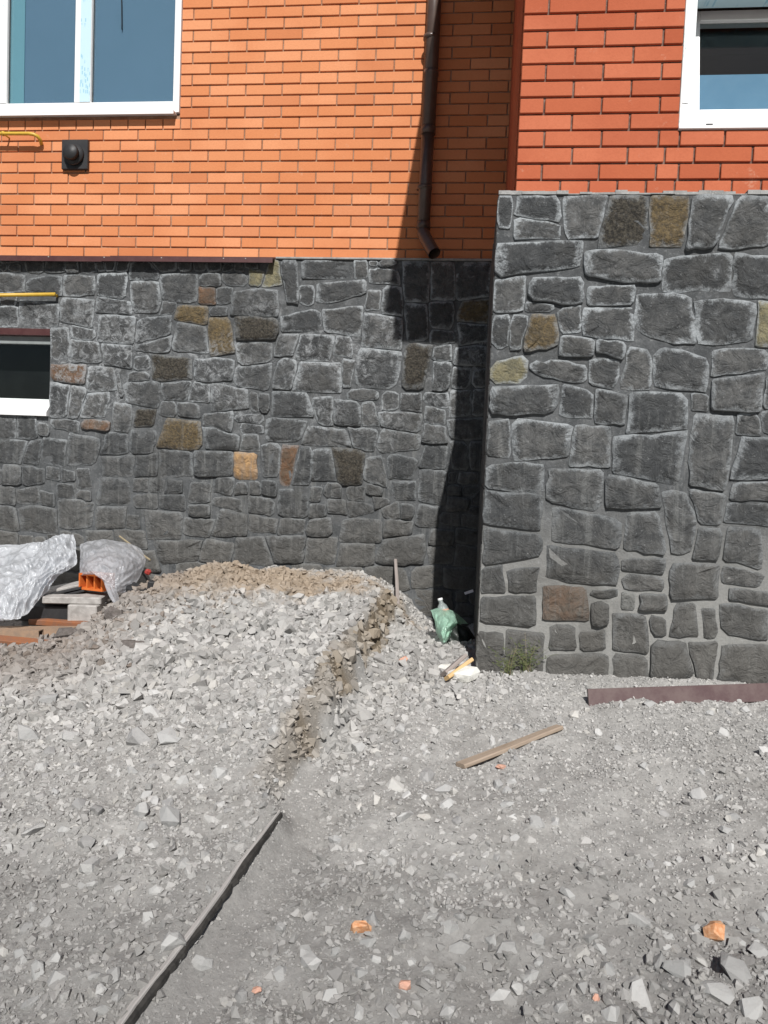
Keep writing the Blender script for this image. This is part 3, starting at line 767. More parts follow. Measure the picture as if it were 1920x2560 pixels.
# ------------------------------------------------------------------ windows (parts of their wing)
def P3(x, y): return at(x/2.37, y/2.37, YL)
def win_box(parent, name, x0, x1, y0, y1, z0, z1, mat, bev=.003):
    q = MB(); q.box(x0, x1, y0, y1, z0, z1, bev=bev); return part(q, name, mat, parent)
wA = bpy.data.objects.new('window', None); col.objects.link(wA); wA.parent = houseA
wA.location = Vector((-2.9, YL, 3.7))-parent_loc(houseA)
zi = P3(800, 607).z; zt = 4.9
xR1 = WLr+.0; xR0 = P3(1035, 300).x
xm0, xmf, xm1 = P3(449, 300).x, P3(482, 300).x, P3(546, 300).x
xl1 = P3(48, 300).x; xl0 = xl1-.12
win_box(wA, 'frame_member', xR0, xR1, YL-.012, YL+.06, WLz, zt, M_frame)
win_box(wA, 'frame_member', xl0-.9, xR0, YL-.012, YL+.06, WLz, zi, M_frame)
win_box(wA, 'frame_member', xl0-.9, WLr, YL-.010, YL+.06, zt+.001, zt+.026, M_frame)
win_box(wA, 'frame_member', xm0, xm1, YL-.014, YL+.06, zi, zt, M_frame)
win_box(wA, 'frame_member', xl0, xl1, YL-.014, YL+.06, zi, zt, M_frame)
o = win_box(wA, 'film_strip', xmf, xm1-.003, YL-.0165, YL-.0145, zi+.002, zt, M_film, 0)
o = win_box(wA, 'film_strip', xl0+.01, xl1-.006, YL-.0165, YL-.0145, zi+.002, zt, M_film2, 0)
win_box(wA, 'window_sill', xl0-.9, WLr-.02, YL-.060, YL+.01, WLz-.014, WLz-.002, M_frame, .002)
q = MB(); q.box(xl0-.9, WLr-.02, YL-.060, YL-.056, WLz-.030, WLz-.014); part(q, 'sill_lip', M_frame, wA)
win_box(wA, 'pane', xl1+.0, xm0, YL+.020, YL+.026, zi, zt, M_glass, 0)
win_box(wA, 'pane', xm1+.0, xR0, YL+.020, YL+.026, zi, zt, M_glass, 0)
win_box(wA, 'pane', xl0-.8, xl0, YL+.020, YL+.026, zi, zt, M_glass, 0)
for ga, gb_ in ((xl1, xm0), (xm1, xR0)):
    q = MB(); q.box(ga, gb_, YL+.012, YL+.019, zi, zi+.005); q.box(ga, ga+.004, YL+.012, YL+.019, zi+.005, zt); q.box(gb_-.004, gb_, YL+.012, YL+.019, zi+.005, zt)
    part(q, 'gasket', M_black, wA)
win_box(wA, 'sky_tint_panel', xl0-.9, xR0+.05, YL+.040, YL+.046, WLz-.02, zt, M_skytint, 0)  # added panel, its blue stands in for sky mirrored in the panes
xc = P3(130, 300).x
win_box(wA, 'curtain_edge', xl0-.8, xc, YL+.032, YL+.038, WLz-.01, zt, M_blind2, 0)
q = MB(); pts = []
for t in range(12):
    s = t/11; p = at(np.interp(s, [0, 1], [300, 306]), np.interp(s, [0, 1], [-60, 74]), YL+.028); pts.append(p+Vector((.004*math.sin(s*4), 0, 0)))
q.tube(pts, .004, 6); part(q, 'hanging_cord', M_cord, wA)

# right window: white frame, sash tilted open at the top
wB = bpy.data.objects.new('window', None); col.objects.link(wB); wB.parent = houseB
wB.location = Vector((1.4, YR, 2.75))-parent_loc(houseB)
yf = YR+.012; fw = .052
win_box(wB, 'frame_member', WRl, WRl+fw, yf, yf+.07, WRb+.01, WRt, M_film2)
win_box(wB, 'frame_member', WRr-fw, WRr, yf, yf+.07, WRb+.01, WRt, M_frame)
win_box(wB, 'frame_member', WRl+fw, WRr-fw, yf, yf+.07, WRb+.01, WRb+.058, M_frame)
win_box(wB, 'frame_member', WRl+fw, WRr-fw, yf, yf+.07, WRt-.045, WRt, M_film)
win_box(wB, 'sill_cap', WRl-.004, WRr+.004, YR-.012, yf+.02, WRb-.002, WRb+.012, M_frame, .002)
q = MB(); q.box(.985, 1.015, yf-.003, yf-.001, WRb+.022, WRb+.028); part(q, 'drain_slot', M_black, wB)
q = MB(); q.box(WRl+.010, WRl+.035, yf-.003, yf-.001, WRb+.12, WRt-.06); part(q, 'film_strip', M_film2, wB)
sash = bpy.data.objects.new('sash', None); col.objects.link(sash); sash.parent = wB
sash.location = Vector((0, yf+.03, WRb+.06))-parent_loc(wB); sash.rotation_euler = (-R(11), 0, 0)
sw, sh = .052, WRt-WRb-.065
def sbox(nm, x0, x1, z0, z1, mat, y0=0, y1=.055, bev=.003):
    q = MB(); q.box(x0, x1, y0, y1, z0, z1, bev=bev); return q.build(nm, mat, sash)
sx0, sx1 = WRl+fw-.006, WRr-fw+.006
sm = MB()
for a in ((sx0, sx0+sw, 0, 1, 0), (sx1-sw, sx1, 0, 1, 0)): sm.box(a[0], a[1], 0, .055, 0, sh, bev=.003)
sm.box(sx0+sw, sx1-sw, 0, .055, 0, sw, bev=.003); sm.box(sx0+sw, sx1-sw, 0, .055, sh-sw, sh, bev=.003)
sm_o = sm.build('sash_frame', M_frame, wB); sm_o.location = sash.location; sm_o.rotation_euler = sash.rotation_euler
q = MB(); q.box(sx0+sw, sx1-sw, .02, .026, sw, sh-sw); g_ = q.build('pane', M_glass, wB); g_.location = sash.location; g_.rotation_euler = sash.rotation_euler
bpy.data.objects.remove(sash)
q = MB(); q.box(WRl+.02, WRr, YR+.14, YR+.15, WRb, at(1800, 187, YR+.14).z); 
part(q, 'sky_reflection_panel', M_skyrefl, wB)  # blue sheet added behind the pane in place of the sky's reflection
q = MB()                                                  # dark room behind
for a in ((WRl-.1, WRr+.1, YR+1.2, YR+1.22, 2.4, 3.7), (WRl-.12, WRl-.1, YR+.26, YR+1.2, 2.4, 3.7), (WRr+.1, WRr+.12, YR+.26, YR+1.2, 2.4, 3.7),
          (WRl-.1, WRr+.1, YR+.26, YR+1.2, 2.38, 2.4), (WRl-.1, WRr+.1, YR+.26, YR+1.2, 3.7, 3.72)): q.box(*a)
part(q, 'room', M_inside, wB)
q = MB(); q.box(WRl-.003, WRr+.003, YR+.083, YR+.26, WRb-.004, WRb-.001); part(q, 'reveal', M_frame, wB)

# basement window at the left
wC = bpy.data.objects.new('window', None); col.objects.link(wC); wC.parent = houseA
wC.location = Vector((-3.6, YLS, 1.6))-parent_loc(houseA)
def zq(y): return at(60, y, YLS).z
x1 = bwx-.002
win_box(wC, 'lintel_trim', -4.6, x1, YLS-.006, YLS+.05, zq(838), bwt-.001, M_flash, .002)
win_box(wC, 'frame_member', -4.6, x1, YLS+.035, YLS+.09, zq(858), zq(838)-.001, simple('grey_frame', (.20, .22, .22), (.26, .28, .28), 9), .002)
q = MB(); q.box(-4.6, x1, YLS+.055, YLS+.061, zq(1000), zq(858)); part(q, 'pane', M_glass, wC)
q = MB(); q.box(-4.6, x1, YLS+.22, YLS+.24, bwb, bwt)
part(q, 'room', M_inside, wC)
q = MB()                                                  # sloping white sill
za, zb = zq(995), bwb-.002
vs = [(x, y, z_) for x in (-4.6, x1-.001) for y, z_ in ((YLS+.06, za), (YLS-.035, zb+.03), (YLS-.035, zb), (YLS+.06, zb))]
q.add(vs, [(0, 4, 5, 1), (1, 5, 6, 2), (2, 6, 7, 3), (3, 7, 4, 0), (0, 1, 2, 3), (4, 7, 6, 5)])
part(q, 'window_sill', M_frame, wC)

# eaves of the projecting wing, above the picture: they cast the slanting shade
q = MB(); q.box(-.115, 3.4, 2.83, 6.4, 4.43, 4.47); q.box(-.14, -.116, 2.80, 6.4, 4.43, 4.63); q.box(-.115, 3.4, 2.80, 2.829, 4.43, 4.63)
part(q, 'eaves', M_soffit, houseB)
q = MB(); q.add([(-.2, 2.78, 4.63), (3.4, 2.78, 4.63), (3.4, 6.4, 5.8), (-.2, 6.4, 5.8), (-.2, 2.78, 4.66), (3.4, 2.78, 4.66), (3.4, 6.4, 5.83), (-.2, 6.4, 5.83)],
    [(0, 1, 2, 3), (4, 5, 6, 7), (0, 1, 5, 4), (0, 3, 7, 4), (1, 2, 6, 5), (2, 3, 7, 6)])
part(q, 'roof', M_flash, houseB)

# ------------------------------------------------------------------ things on the walls
# downpipe
yp = YL-.088
dp = empty('downpipe', at(1058, 560, yp), 'brown painted rainwater downpipe with an angled outlet, on the orange brick wall', 'downpipe')
pt, pb = at(1086, 0, yp), at(1058, 572, yp)
q = MB(); top = pt+(pt-pb)*.6; px_, = (0,)
q.tube([top, at(1070, 330, yp)], .0475, 20); part(q, 'pipe_section', M_pipe, dp)
q = MB(); q.tube([at(1070, 326, yp), pb], .0435, 20); part(q, 'pipe_section', M_pipe, dp)
for (a, b_) in (((1078, 178, .0505), (1077.5, 190, .0505)), ((1071, 318, .0505), (1070, 336, .049)), ((1059, 556, .047), (1058, 572, .047))):
    q = MB(); q.tube([at(a[0], a[1], yp), at(b_[0], b_[1], yp)], a[2], 20); part(q, 'collar', M_pipe, dp)
q = MB(); e0 = pb+Vector((0, 0, .01)); e1 = pb+Vector((.004, -.01, -.03)); e2 = pb+Vector((.026, -.05, -.085)); e3 = at(1086, 634, yp-.12)
q.tube([e0, e1, e2, e3], .0435, 20, cap=False); q.tube([e3, e2, e1], .0405, 20, cap=False)
part(q, 'outlet_elbow', M_pipe, dp)
q = MB(); q.tube([e2+(e3-e2)*.3, e2+(e3-e2)*.34], .040, 20); part(q, 'outlet_inside', M_inside, dp)
for y_ in (95, 470):
    q = MB(); c = at(1082-y_*.045, y_, yp); q.tube([c+Vector((0, 0, -.012)), c+Vector((0, 0, .012))], .0525, 20)
    q.box(c.x-.012, c.x+.012, c.y+.04, YL+.01, c.z-.010, c.z+.010); part(q, 'bracket', M_pipe, dp)

# flue vent
va, vb = at(156, 350, YL-.02), at(220, 424, YL-.02)
vc = (va+vb)/2
ft = empty('flue_vent', vc, 'square black vent plate with a round flue cap, under the large window', 'vent')
q = MB(); q.box(va.x, vb.x, YL-.030, YL-.001, vb.z, va.z, bev=.004); part(q, 'wall_plate', M_black, ft)
cc = vc+Vector((0, 0, -.006))
q = MB()
for y0, y1, r0, r1 in ((-.03, -.055, .073, .071),): q.tube([(cc.x, YL+y0, cc.z), (cc.x, YL+y1, cc.z)], .074, 28)
part(q, 'flange_ring', M_black, ft)
q = MB(); q.tube([(cc.x, YL-.05, cc.z), (cc.x, YL-.080, cc.z+.002)], .050, 28); part(q, 'flue_pipe', M_black, ft)
q = MB(); q.tube([(cc.x, YL-.078, cc.z+.002), (cc.x, YL-.090, cc.z+.002), (cc.x, YL-.098, cc.z+.002)], .056, 28, r2=.050); part(q, 'flue_cap', M_black, ft)

# gas pipes
gp = empty('gas_pipe', at(60, 334, YL-.06), 'yellow gas pipe bent into the orange brick wall left of the black vent', 'pipe')
ys = YL-.075; q = MB(); a = at(-260, 340, ys); p = [a]
p += [at(x_, 334, ys) for x_ in (-60, 0, 40, 72)]
p += [at(84, 336, ys), at(94, 341, ys+.015), at(100, 349, ys+.03), at(103, 357, YL-.02), at(104, 362, YL+.03)]
q.tube(p, .0125, 12); part(q, 'pipe', M_yellow, gp)
q = MB(); c = at(8, 334, ys); q.tube([c+Vector((0, .0, 0)), c+Vector((0, .10, -.0))], .006, 8); q.tube([c+Vector((-.006, 0, 0)), c+Vector((.006, 0, 0))], .017, 12)
part(q, 'bracket', M_yellow, gp)
gp2 = empty('gas_pipe', at(60, 735, YLS-.06), 'straight yellow pipe running in front of the stone above the basement window', 'pipe')
q = MB(); q.tube([at(-260, 742, YLS-.055), at(138, 736, YLS-.055)], .0135, 12); part(q, 'pipe', M_yellow, gp2)
q = MB(); c = at(134, 736, YLS-.055); q.tube([c, c+Vector((0, .05, 0))], .010, 10); part(q, 'bracket', M_yellow, gp2)

# ------------------------------------------------------------------ loose stones and gravel
def hull(npts, flat, rg):
    bm = bmesh.new()
    for i in range(npts):
        v = Vector((rg.gauss(0, 1), rg.gauss(0, 1), rg.gauss(0, 1))).normalized()*rg.uniform(.82, 1.08)
        bm.verts.new((v.x, v.y*rg.uniform(.8, 1), v.z))
    r = bmesh.ops.convex_hull(bm, input=bm.verts)
    bmesh.ops.delete(bm, geom=[g for g in r['geom_interior'] if isinstance(g, bmesh.types.BMVert)], context='VERTS')
    bmesh.ops.triangulate(bm, faces=bm.faces); bm.verts.index_update()
    V = np.array([v.co[:] for v in bm.verts]); F = np.array([[v.index for v in f.verts] for f in bm.faces]); bm.free()
    return V, F
rgh = random.Random(3)
TEMP = [hull(rgh.choice((8, 9, 11, 13)), .5, rgh) for _ in range(24)]
BIG = [hull(rgh.choice((14, 17, 20)), .5, rgh) for _ in range(24)]
def rock_shape(n, sx, sy, sz, T=BIG):
    V, F = T[n % len(T)]; return V*np.array([sx, sy, sz]), F
big_meshes = []
for i in range(24):
    V, F = BIG[i]; m_ = bpy.data.meshes.new('stone'); m_.from_pydata(V.tolist(), [], F.tolist()); m_.materials.append(M_rock); m_.update(); m_.shade_flat(); big_meshes.append(m_)
placed = []
def put_stone(px, py, wpx, hpx, rg, mat=None):
    p = on(px, py); z = (np.array(p)-np.array([0, 0, HC])) @ cf
    s = wpx*z/FPX*.5
    o = link('stone', big_meshes[rg.randrange(24)], M_rock, ground)
    fl = rg.uniform(.5, .85)
    o.scale = (s, s*rg.uniform(.7, 1.0), s*fl); o.location = p+Vector((0, s*.35, s*fl*.12))
    o.rotation_euler = (rg.gauss(0, .42), rg.gauss(0, .38), rg.uniform(0, 6.3)); placed.append((p.x, p.y, s)); return o
rg = random.Random(21)
seen = [(375,1790,60,48),(345,1858,90,40),(415,1855,80,50),(330,1935,45,45),(545,1945,60,40),(455,1960,50,34),(350,2040,70,40),(240,2035,60,35),(420,2060,90,34),
 (210,2120,60,40),(220,2180,90,40),(75,2090,70,40),(560,1830,60,36),(640,1650,55,40),(500,1730,50,36),(300,1700,50,36),(120,1760,70,40),(60,1850,90,50),(170,1850,70,36),
 (1065,1950,60,46),(1110,1985,60,34),(1245,1975,50,30),(1115,2018,50,36),(1270,2015,46,26),(1345,2065,54,34),(1300,1822,44,30),(1180,1620,30,24),(980,1975,70,44),(1010,2055,70,50),
 (940,2010,60,36),(1000,1830,50,34),(900,1880,60,36),(1270,2385,70,40),(1345,2360,50,34),(1455,2395,60,40),(1520,2440,80,50),(1620,2520,110,64),(1790,2500,110,70),(1840,2440,110,70),
 (1880,2540,90,60),(1700,2440,90,60),(1530,2545,70,60),(1330,2455,60,34),(1150,2430,46,40),(1060,2470,50,36),(1690,2540,70,50),(1900,2390,70,50),(1750,2410,60,44),(1590,2470,60,44),
 (1460,2480,60,44),(90,2440,60,50),(70,2520,70,54),(150,2500,50,44),(280,2450,60,54),(425,2370,90,60),(500,2420,60,44),(250,2540,60,40),(700,2450,60,40),(830,2500,70,44),(600,2500,60,44),
 (760,2390,60,34),(900,2440,60,40),(1120,2540,60,44),(1250,2500,60,40),(1400,2530,60,44),(980,2540,60,40),(1010,2350,50,30),(700,2330,50,34)]
for q_ in seen: put_stone(*q_, rg)
tries = 0
while len(placed) < 285 and tries < 5000:
    tries += 1
    px = rg.uniform(0, 1920); py = 1560+1000*rg.random()**.85
    if px > 1150 and py < 1720: continue
    if px < 420 and py < 1680: continue
    near = (py-1500)/1060
    if 1300 < px and 1850 < py < 2300 and rg.random() < .55: continue
    if 380 < px < 1400 and 2050 < py < 2330 and rg.random() < .5: continue
    wp = rg.uniform(16, 34)+near*rg.uniform(0, 44)*(.5+rg.random())
    p = on(px, py)
    if any((p.x-a)**2+(p.y-b_)**2 < (c_+.012)**2 for a, b_, c_ in placed): continue
    s_, t_ = path_sd(np.array([p.x]), np.array([p.y]))
    if -.16 < s_[0] < .05: continue
    put_stone(px, py, wp, wp, rg)

def scatter(n, seed, smin, smax, power, region, name, dens=None, mat=None, sink=.15, coarse=False):
    g = np.random.default_rng(seed)
    x0, x1, y0, y1 = region
    x = g.uniform(x0, x1, n); y = g.uniform(y0, y1, n)
    d = dens(x, y) if dens is not None else np.ones(n)
    k = g.random(n) < d; x, y = x[k], y[k]; n = len(x)
    s = smin+(smax-smin)*g.random(n)**power
    if coarse: s = s*(1+.75*np.exp(-(((x+1.35)/1.3)**4+((y-3.9)/.95)**4)))*(1-.35*sstep(-.1, .4, x)*sstep(2.2, 2.8, y))*(1-.28*sstep(2.9, 2.2, y)*sstep(.9, .3, x))
    z = ground_h(x, y)
    ti = g.integers(0, len(TEMP), n); Vs, Fs, Cs = [], [], []; basev = 0
    sc1, sc2 = path_sd(x, y); cutw = cut_amount(sc1, sc2, x, y)
    for t in range(len(TEMP)):
        m = ti == t; c = int(m.sum())
        if not c: continue
        V, F = TEMP[t]
        fl = g.uniform(.45, .95, c); asp = g.uniform(.55, 1, c)
        P = V[None]*np.stack([s[m], s[m]*asp, s[m]*fl], 1)[:, None, :]
        rx = g.normal(0, .5, c); rz = g.uniform(0, 2*np.pi, c)
        cx_, sx_ = np.cos(rx)[:, None], np.sin(rx)[:, None]
        Y = P[:, :, 1]*cx_-P[:, :, 2]*sx_; Z = P[:, :, 1]*sx_+P[:, :, 2]*cx_; X = P[:, :, 0]
        cz_, sz_ = np.cos(rz)[:, None], np.sin(rz)[:, None]
        X, Y = X*cz_-Y*sz_, X*sz_+Y*cz_
        P = np.stack([X+x[m][:, None], Y+y[m][:, None], Z+(z[m]+s[m]*fl*g.uniform(-.25, .45, c))[:, None]], -1)
        Vs.append(P.reshape(-1, 3)); Cs.append(np.repeat(cutw[m], len(V))); Fs.append((F[None]+basev+(np.arange(c)*len(V))[:, None, None]).reshape(-1, 3)); basev += c*len(V)
    V = np.concatenate(Vs); F = np.concatenate(Fs)
    m_ = bpy.data.meshes.new(name); m_.vertices.add(len(V)); m_.vertices.foreach_set('co', V.ravel())
    m_.loops.add(F.size); m_.loops.foreach_set('vertex_index', F.ravel().astype(np.int32))
    m_.polygons.add(len(F)); m_.polygons.foreach_set('loop_start', np.arange(0, F.size, 3, dtype=np.int32)); m_.polygons.foreach_set('loop_total', np.full(len(F), 3, np.int32))
    m_.update(calc_edges=True); m_.shade_flat(); m_.materials.append(mat or M_gravel)
    ca = m_.attributes.new('cut', 'FLOAT', 'POINT'); ca.data.foreach_set('value', np.concatenate(Cs).astype(np.float32))
    o = link(name, m_); print(name, n, len(F)); return o
def dens_all(x, y):
    sd_, t_ = path_sd(x, y)
    d = np.clip(.78+.6*vn(x*1.3+4, y*1.3, 31)+.35*vn(x*4, y*4, 32), .12, 1)
    d = np.where((sd_ < .0) & (sd_ > -.17) & (t_ > .3), d*.12, d)
    blk = (x > XS-.01) & (y > YRS-.01); blk |= (y > YLS-.01)
    return np.where(blk, 0, d)
def dens_big(x, y):
    sd_, t_ = path_sd(x, y)
    d = np.clip(.70+.6*vn(x*1.1+9, y*1.1, 41)+.35*vn(x*3.5, y*3.5, 42), .15, 1)
    d = np.where((x > -.3) & (y > 2.2) & (y < 3.2), d*.45, d)
    d = np.where((sd_ < .02) & (sd_ > -.12) & (t_ > .46), d*.10, d)
    d = np.where((x < -2.2) & (y > 3.98), d*.12, d)
    blk = (x > XS-.03) & (y > YRS-.03); blk |= (y > YLS-.03)
    return np.where(blk, 0, d)
o1 = scatter(80000, 1, .004, .012, 1.3, (-3.9, 1.9, 1.35, 5.3), 'gravel', dens_all)
tag(o1, 'small crushed grey gravel covering the whole yard', 'gravel', kind='stuff')
o2 = scatter(56000, 2, .010, .030, 2.2, (-3.9, 1.9, 1.35, 5.3), 'rubble', dens_big, coarse=True)
tag(o2, 'coarser crushed stone rubble scattered over the gravel', 'rubble', kind='stuff')
def dens_clod(x, y): return np.exp(-(((x+2.05)/.50)**2+((y-4.0)/.34)**2)*1.2)*np.clip(.7+.7*vn(x*4, y*4, 77), 0, 1)*np.where((x < -2.25) & (y > 4.02), .08, 1)
o4 = scatter(11000, 9, .008, .036, 1.8, (-2.9, -1.2, 3.4, 4.6), 'soil_clods', dens_clod, M_soil2)
tag(o4, 'brown grey soil clods tipped between the covered stack and the heap', 'soil clods', kind='stuff')
def dens_fine(x, y): return np.where(((x > XS) & (y > YRS)), 0, np.clip(.7+.5*vn(x*3, y*3, 61), 0, 1))
o3 = scatter(100000, 3, .002, .006, 1.4, (-2.4, 1.5, 1.35, 3.9), 'grit', dens_fine)
tag(o3, 'fine stone grit between the gravel stones', 'grit', kind='stuff')

def rock(name, px, py, w_, h_, d_, mat, label, cat, seed, rot=0, tilt=0, lift=.3):
    p = on(px, py); g = random.Random(seed); V, F = hull(30, .5, g)
    V = V*np.array([g.uniform(.78, 1.06) for _ in range(len(V))])[:, None]
    m_ = bpy.data.meshes.new(name); V = V*np.array([w_/2, d_/2, h_/2]); m_.from_pydata(V.tolist(), [], F.tolist()); m_.update(); m_.shade_flat()
    o = link(name, m_, mat, None, p+Vector((0, d_*.2, h_*lift))); o.rotation_euler = (tilt, 0, rot); return tag(o, label, cat)
rock('white_rock', 1158, 1706, .165, .09, .12, M_white, 'white lump of rock at the foot of the stone corner, under the wood scraps', 'rock', 5, .15, .1, .35)
rock('white_rock', 1115, 1680, .085, .05, .07, M_white, 'smaller white rock half hidden behind the grey wood scrap', 'rock', 6, .5)
rock('brick_fragment', 900, 2340, .062, .04, .05, M_frag, 'orange brick fragment in the grey gravel, lower middle of the yard', 'brick fragment', 11, .3)
rock('brick_fragment', 1790, 2352, .078, .055, .06, M_frag, 'largest orange brick fragment, lying at the far right of the foreground', 'brick fragment', 12, .8)
rock('brick_fragment', 1012, 2480, .036, .032, .03, M_fragp, 'small pinkish orange brick chip near the bottom middle', 'brick fragment', 13, .2)
rock('brick_fragment', 640, 2484, .022, .016, .02, M_fragp, 'tiny pink brick chip at the bottom, right of the long board', 'brick fragment', 14, .2)
rock('brick_fragment', 1012, 1655, .075, .035, .06, M_fragp, 'pinkish brick fragment in the gravel left of the wood scraps', 'brick fragment', 15, .4)
rock('brick_fragment', 1492, 2505, .022, .018, .02, M_fragp, 'tiny reddish brick chip among the grey stones at the bottom right', 'brick fragment', 16, .2)
rock('brick_fragment', 1255, 1922, .05, .022, .04, M_fragp, 'pinkish brick piece lying along the wooden lath', 'brick fragment', 17, .5)

# ------------------------------------------------------------------ boards, lath, channel
def bar(name, A, B, w_, h_, mat, label, cat, roll=0, lift=0, wob=.0, seed=0, taper=1.0, parent=None):
    A = Vector(A); B = Vector(B); L = (B-A).length; g = random.Random(seed)
    n = max(2, int(L/.12)); q = MB(); vs = []
    for i in range(n+1):
        t = i/n; ww = w_*(1+(taper-1)*t); x = t*L; oy = g.gauss(0, wob); oz = g.gauss(0, wob*.5)
        e = min(.003, h_*.2)
        for yy, zz in ((-ww/2+e, -h_/2), (ww/2-e, -h_/2), (ww/2, -h_/2+e), (ww/2, h_/2-e), (ww/2-e, h_/2), (-ww/2+e, h_/2), (-ww/2, h_/2-e), (-ww/2, -h_/2+e)):
            vs.append((x, yy+oy, zz+oz))
    fs = [(i*8+k, i*8+(k+1) % 8, (i+1)*8+(k+1) % 8, (i+1)*8+k) for i in range(n) for k in range(8)]
    fs += [tuple(range(8))[::-1], tuple(n*8+k for k in range(8))]
    q.add(vs, fs); me_ = q.mesh(name)
    d = (B-A).normalized(); s = d.cross(Vector((0, 0, 1))).normalized(); u = s.cross(d)
    rotm = Matrix((d, -s, u)).transposed() @ Matrix.Rotation(roll, 3, 'X')
    o = link(name, me_, mat, parent); o.rotation_mode = 'XYZ'; o.rotation_euler = rotm.to_euler(); o.location = A+Vector((0, 0, lift))
    if label: tag(o, label, cat)
    return o
A = on(1150, 1928); B = on(1400, 1832)
bar('wooden_lath', A+Vector((0, .02, .012)), B+Vector((0, .02, .016)), .048, .016, M_wood, 'thin weathered wooden lath lying slantwise on the gravel in the middle of the yard', 'lath', -.12, 0, .001, 3, .8)
A = on(1470, 1765); B = on(1925, 1752)
d = (B-A); B2 = B+d*.9
bar('steel_channel', A+Vector((0, .01, .03)), B2+Vector((0, .02, .035)), .014, .078, M_channel, 'long maroon painted strip lying on edge in front of the grey stone wall', 'strip', -.25, 0, .0002, 4)
A = on(1100, 1690); B = at(1165, 1638, 3.72); 
bar('wood_scrap', on(1108, 1700)+Vector((0, -.01, .03)), at(1160, 1640, 3.60), .048, .018, M_woodg, 'short grey wood scrap leaning by the stone corner, behind the yellow one', 'wood scrap', -.6, .0, .001, 5)
bar('wood_scrap', on(1116, 1712)+Vector((0, -.015, .035)), at(1178, 1650, 3.56), .036, .018, M_woody, 'short yellow and pink wood scrap lying on the white rock by the stone corner', 'wood scrap', -.6, .0, .001, 6)
# long board pressed into the ground beside the cut
pts = [on(px, py) for px, py in ((702, 2036), (330, 2560))]
d = pts[1]-pts[0]
lb = bar('long_board', pts[0]+Vector((-.004, 0, .009)), pts[1]+d*.12+Vector((-.012, 0, .013)), .008, .009, M_woodd, 'long narrow dusty grey board half buried along the shallow trench, running to the bottom edge', 'board', .35, 0, .0035, 7, 2.2)
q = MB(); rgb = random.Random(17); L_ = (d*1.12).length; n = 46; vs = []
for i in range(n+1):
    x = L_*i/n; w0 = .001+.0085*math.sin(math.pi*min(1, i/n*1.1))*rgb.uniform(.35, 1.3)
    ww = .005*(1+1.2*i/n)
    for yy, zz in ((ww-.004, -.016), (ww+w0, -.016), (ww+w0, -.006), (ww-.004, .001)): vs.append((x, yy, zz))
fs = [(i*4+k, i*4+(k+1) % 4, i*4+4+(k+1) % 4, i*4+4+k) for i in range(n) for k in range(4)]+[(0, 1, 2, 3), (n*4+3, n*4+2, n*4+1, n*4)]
q.add(vs, fs); q.build('gap_shade_strip', M_gapshade, lb)  # dark strip standing in for the shaded gap along the board
# stake leaning on the rear wall
bar('stake', on(999, 1578)+Vector((0, 0, -.03)), at(989, 1400, YLS-.04), .026, .018, M_woodg, 'thin grey wooden stake standing upright against the rear stone wall', 'stake', 0, 0, .001, 8, .8)

# ------------------------------------------------------------------ weeds at the stone corner
def weed(px, py, n, hmax, seed, label):
    g = random.Random(seed); c = on(px, py); q = MB(); dq = MB()
    for i in range(n):
        a = g.uniform(0, 6.28); r0 = g.uniform(0, .03); p0 = c+Vector((math.cos(a)*r0, math.sin(a)*r0*.6, -.01))
        hh = hmax*g.uniform(.4, 1); lean = g.gauss(0, .35); ly = g.gauss(0, .15); w_ = g.uniform(.0015, .0032); pts = []
        for k in range(6):
            t = k/5; pts.append(p0+Vector((lean*hh*t*t, ly*hh*t, hh*t*(1-.25*abs(lean)*t))))
        (dq if g.random() < .3 else q).tube(pts, w_*.6, 4, r2=.0004)
        if g.random() < .75:
            for k in range(2, 6):                        # small leaves up the stalk
                for s_ in (-1, 1):
                    if g.random() < .4: continue
                    b0 = pts[k]; dx = s_*g.uniform(.008, .020); dz = g.uniform(.004, .016); wv = .0028
                    q.add([b0, b0+Vector((dx*.5, -.004, dz*.6+wv)), b0+Vector((dx, -.006, dz)), b0+Vector((dx*.5, -.004, dz*.6-wv))], [(0, 1, 2, 3)])
    root = empty('weed', c, label, 'weed')
    part(q, 'leaves', M_leaf, root)
    if dq.v: part(dq, 'dry_stalks', M_dry, root)
weed(1268, 1690, 26, .17, 1, 'straggly green weed at the foot of the grey stone wall, left of the two tufts')
weed(1315, 1682, 26, .21, 2, 'taller green weed with a bent seed stalk at the foot of the grey stone wall')

